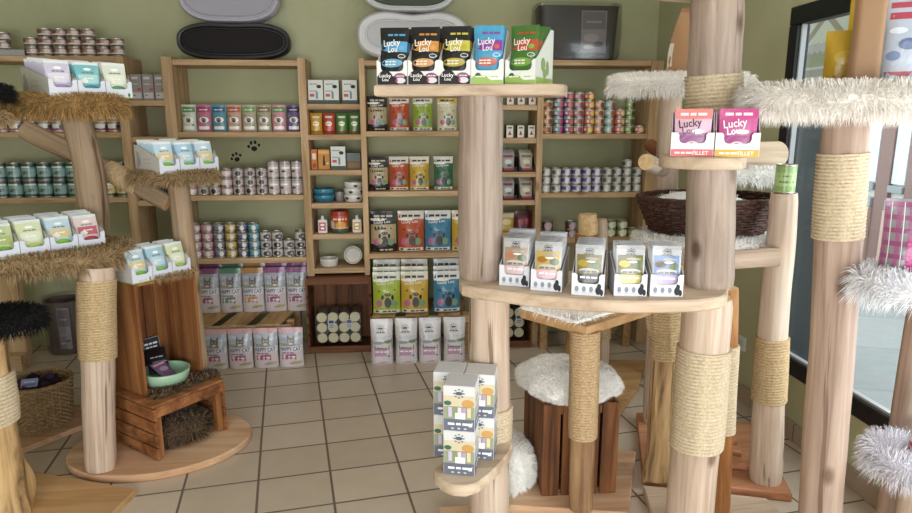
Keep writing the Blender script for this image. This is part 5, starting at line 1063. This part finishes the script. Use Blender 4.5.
l = log('branch', (ba.x, 3.55, ba.z), (bb_.x, 3.40, bb_.z), .052, .045, LOGF, F, 97, bend=(.0, .012), wob=.05); LL = LOGS[l][2]; rope(l, LL*.58, LL*.80, ROPY, dia=.0115, n=56)
mb = MB().mat(FUR); o = furslab('fur_mat', [tuple((fr2 @ Vector(v))[:2]) for v in ((.02, -.07, 0), (.36, -.07, 0), (.36, .0, 0), (.02, .0, 0))], zt1+.0005, zt1+.016, 1300, .035, GFUR, 35, F, .0035, .4, .9, 14)
furslab('fur_trim', [tuple((fr2 @ Vector(v))[:2]) for v in ((.10, -.008, 0), (.33, -.008, 0), (.33, .05, 0), (.10, .05, 0))], zt2+.0005, zt2+.008, 900, .032, TFUR, 36, F, .004, .5, .9, 14)
c = fr1 @ Vector((.20, .14, .06)); topfur('fur_cushion', 'dark brown fur cushion lying inside the lower scorched crate', 'cushion', (c.x, c.y, .10), (.15, .13, .075), 3200, .035, GFUR, 37, .0375)
# display cartons of pouches on the left tree
def natl(key, base, mid, foot, w=.098, h=.145): return pouch(key, w, h, .016, base, [('r', -.42, .35, .42, .62, mid), ('e', 0, .78, .16, .06, 'F0F0EA'), ('b', 0, .68, .5, '7A7E78'), ('e', .05, .2, .34, .16, foot), ('e', -.2, .42, .16, .10, 'E8E4D8'), ('b', 0, .5, .4, 'F4F2EA')], side='C4C8C8', topcol='D8DCDC', full=2.5, nx=10, nz=12)
PL = {'green': natl('leaf_green_pouch', 'B9C490', 'A3B370', '6E9A3C'), 'blue': natl('pale_blue_pouch', 'B4CCD6', 'D4C090', '7AB03A'), 'red': natl('pale_red_pouch', 'D8C4C0', 'B8606A', '9A3A48'), 'lilac': natl('lilac_pouch', 'C2BCCC', 'D8D2DE', '9A8ABA'), 'teal': natl('teal_pouch', '6FB0B4', 'A8D0CE', '3E7A96'), 'mint': natl('mint_pouch', 'CDD4C2', 'DDE0D0', '4E8A5A'), 'sky': natl('sky_pouch', '9CC0D2', 'B8D0DA', '8AB25A'), 'lime': natl('pale_lime_pouch', 'CBD2A8', 'D9DDC2', 'A4B868')}
leaf = [('e', -.36, .62, .05, .10, 'A8A49C'), ('e', -.30, .42, .05, .12, 'A8A49C'), ('e', -.38, .34, .05, .12, 'A8A49C'), ('b', 0, .5, .3, 'BDB9B2'), ('b', 0, .36, .3, 'BDB9B2'), ('r', -.5, 0, .5, .04, '9ABA6A')]
def lt(key, fc): return tray(key, .112, .21, .072, .135, 'D4D6DE', 'CBC8C2', [('r', -.5, 0, .5, .07, '9ABA6A'), ('b', 0, .16, .4, 'B8BCC4'), ('e', .36, .2, .05, .08, fc)], .66, sitems=leaf)
def display(n_, specs, z, group_where, depthn=6, lean=-.34, long=(), sx=1):
    for k, (x, y, ph, cn, fc) in enumerate(specs):
        fwd = Vector((-sin(ph), cos(ph))); ce = Vector((x, y))+fwd*.1
        lg = dict(long).get(k, 1); ce = Vector((x, y))+fwd*.105*lg; dn = int(depthn*lg) if lg > 1 else depthn
        tag(put(lt('leaf_display_'+cn, fc), 'display_carton', (ce.x, ce.y, z+.0008), ph, sc=(sx, lg, 1)), f'white leaf print carton of {cn} pouches, {ORD[k]} from left {group_where}', 'display carton', 'leaf print display cartons '+group_where)
        for j in range(dn):
            c2 = ce+fwd*(-.086*lg+.160*lg/dn*j); tag(put(PL[cn], 'cat_food_pouch', (c2.x, c2.y, z+.0105), ph+random.uniform(-.03, .03), lean+.03*random.random(), sc=(sx, 1, 1+.015*j+random.uniform(-.03, .03))), f'{cn} pouch {group_where}, {ORD[j]} from front in {ORD[k]} carton', 'pouch', f'{cn} pouches {group_where}')
z = 1.0305
pa, pb2 = aZ(14, 259, z), aZ(109, 246, z); dv = Vector((pb2.x-pa.x, pb2.y-pa.y)); L4 = dv.length; ph = math.atan2(dv.y, dv.x); dv /= L4; w0 = .1145
st = Vector((pb2.x, pb2.y))-dv*.012
display('left', [(*(st-dv*w0*(3.5-k)), ph, cn, fc) for k, (cn, fc) in enumerate((('green', 'B0C080'), ('lime', 'C8702E'), ('blue', '6EA834'), ('red', '8A3040')))], z, 'on the large left fur platform')
z = 1.7005
def in_row(p, ph, n, pitch=.1145): return [(p.x+k*pitch*cos(ph), p.y+k*pitch*sin(ph)) for k in range(n)]
p0 = aY(64, 92, 2.99); r3 = in_row(Vector((p0.x, 2.99)), R(44), 3)
display('top', [(*r3[0], R(44), 'lilac', '8A70B0'), (*r3[1], R(44), 'teal', '2E6A8A'), (*r3[2], R(44), 'mint', '3E7A4E')], z, 'on the topmost left fur platform', 7, -.2, ((0, 1.6),))
z = zt2+.0005
v0 = fr2 @ Vector((.045, 0, 0)); r3 = in_row(v0, R(53), 3, .1035)
display('crate', [(*r3[k], R(53), cn, '7AB03A') for k, cn in enumerate(('blue', 'sky', 'lime'))], z, 'on top of the upper crate', 4, -.3, ((0, .76), (1, .76), (2, .76)), .9)
z = f3t.z+.04
p0 = aY(170, 168, f3[1]-.12); r3 = in_row(Vector((p0.x, f3[1]-.12)), R(46), 3, .1035)
display('mid', [(*r3[0], R(46), 'blue', '7AB03A'), (*r3[1], R(46), 'sky', '7AB03A'), (*r3[2], R(46), 'blue', '7AB03A')], z, 'on the small middle fur platform', 6, -.3, ((0, 1.15),), .9)
# bowl and leaflets in the upper crate
c = fr2 @ Vector((.150, .055, .0150)); mb = bowl('mint_bowl', .115, .066, '9CBFA2', 'A6C8AC')
tag(put(mb, 'pet_bowl', (c.x, c.y, c.z+.001)), 'pale mint green pet bowl standing in the upper scorched crate', 'bowl')
def sachet(key, base, it, w=.10, h=.15, t=.015): return pouch(key, w, h, t, base, it, nx=8, nz=10)
sb = sachet('black_sachet', '18181B', [('e', .1, .4, .36, .06, '8A8A90'), ('b', 0, .6, .6, 'C8C8CC')])
v = c+Vector((-.028, .006, .045)); tag(put(sb, 'sachet', tuple(v), R(30), R(-52)), 'shiny black sachet leaning in the mint bowl', 'sachet')
ps = sachet('purple_sachet', '6A5270', [('e', 0, .5, .3, .2, '9A86A0'), ('r', -.4, .78, .4, .9, 'C8A2B8')], .08, .11)
v = c+Vector((.03, -.02, .035)); tag(put(ps, 'sachet', tuple(v), R(60), R(-60)), 'small purple sachet lying in the mint bowl', 'sachet')
lf = carton('leaflet', .085, .004, .15, '23262E', [('b', -.05, .84, .8, 'E8E8EC'), ('b', -.05, .74, .7, 'E8E8EC'), ('r', -.4, .3, .4, .6, '3E5A7E'), ('e', 0, .2, .3, .06, '5A6A7A')], side='C8C8CC')
for k, (dx, dy) in enumerate(((.06, .18), (.17, .19))):
    v = fr2 @ Vector((dx+.02, dy, .0155)); tag(put(lf, 'leaflet', (v.x, v.y, v.z), R(48), R(-12), sc=(1, 1, 1.25)), f'dark blue leaflet with white print behind the mint bowl, {"left" if k == 0 else "right"} one', 'leaflet', 'leaflets behind the mint bowl')

# ---- foreground tree at far left
G = thing('gnarled_cat_tree', 'cat tree with gnarled rope wrapped log and dark fur platforms at left edge', 'cat tree', (-1.6, 2.5, 0))
plank('base_board', zs(.03, (22, 469), (136, 489), (104, 521))+[(-1.50, 2.20), (-2.15, 2.25), (-2.15, 2.75)], 0, .03, PLY, G, .003)
gb_ = aZ(-2, 518, .03); gt = aY(-14, 325, gb_.y)
l = log('post', (gb_.x, gb_.y, .03), (gt.x-.03, gb_.y, .80), .108, .085, LOGG, G, 101, wob=.10, knob=.5, foot=.12); zz = aY(5, 420, gb_.y).z-.03; rope(l, zz, zz+.20, dia=.016, th=.012)
bc_ = aY(-6, 325, gb_.y+.1); furslab('fur_cover', ell(bc_.x, gb_.y+.1, .165, .15, 32), .8005, .85, 3600, .04, BFUR, 41, G, .004, .4, .85, 14)
log('post', (-2.02, 2.62, .03), (-2.02, 2.62, 1.66), .06, .055, LOGT, G, 104)
f1 = aY(-16, 118, 2.62); furslab('fur_cover', ell(f1.x, 2.62, .07, .07, 24), f1.z-.018, f1.z+.012, 1500, .032, TFUR, 42, G, .004, .4, .8, 14)
f2 = aY(-14, 92, 2.72); furslab('fur_cover', ell(f2.x, 2.72, .075, .07, 24), f2.z-.02, f2.z+.012, 1500, .04, BFUR, 43, G, .004, .4, .8, 14)

# ---- straw basket, board and post behind it
wbd = thing('wooden_board', 'flat wooden board on the floor under the straw basket', 'board', (*zs(.03, (45, 430))[0], 0))
plank('sheet', zs(.03, (-12, 462), (86, 423.5), (80, 405), (52, 408), (-30, 420)), 0, .03, PKB, wbd, .003)
hb = aZ(32, 434, .03); sbk = thing('straw_basket', 'round woven straw basket filled with dark purple toys at the left', 'basket', (hb.x, hb.y+.1, .031))
wicker(hb.x, hb.y+.12, .033, .235, .125, .125, .15, .15, 22, 26, .0035, WICL, sbk, .0056)
rng = random.Random(5)
for k in range(7):
    a = pi/3*k+.3; r_ = 0 if k == 0 else .079
    mb = MB().mat(CLOTH).color(('3E3040', '4A3A4C', '322834')[k % 3]); cc = Vector((hb.x+r_*cos(a), hb.y+.12+r_*sin(a), .235+.02*rng.random()))
    def BS(u, v, k=k, cc=cc): d = Vector((cos(2*pi*u)*sin(pi*v), sin(2*pi*u)*sin(pi*v), cos(pi*v))); return cc+d*(.034*(1+.35*noise.noise(d*2.2+Vector((k, 0, 0)))))
    mb.grid(BS, 16, 10); nm = ['in the middle of', 'at the back left of', 'at the front of', 'at the right of', 'at the left of', 'at the front right of', 'at the rear of', 'at the front left of', 'at the far right of'][k]
    tag(mb.build('cloth_toy', loc=cc), f'dark purple crumpled cloth toy {nm} the straw basket', 'toy', 'cloth toys in the straw basket')
hc = carton('hang_card', .075, .004, .05, '8E96B4', [('b', 0, .6, .6, 'D8DCE8'), ('r', -.4, .1, .4, .4, '6A7298')])
tag(put(hc, 'hang_card', (hb.x+.0, hb.y+.03, .272), R(15), R(-50)), 'pale blue card lying on the toys in the straw basket', 'card')
wp = thing('wooden_post', 'broad pale wooden post with foot block near the back wall at left', 'post', (aZ(8, 356, 0).x, 4.3, 0))
x0, x1 = aY(-6, 320, 4.3).x, aY(22, 320, 4.3).x
mb = MB().mat(SHZ); mb.box(x0, 4.3, 0, x1, 4.36, .86, .004); mb.build('shaft', wp); mb = MB().mat(SHX); mb.box(x0+.02, 4.22, 0, x1+.005, 4.299, .11, .004); mb.build('foot_block', wp)
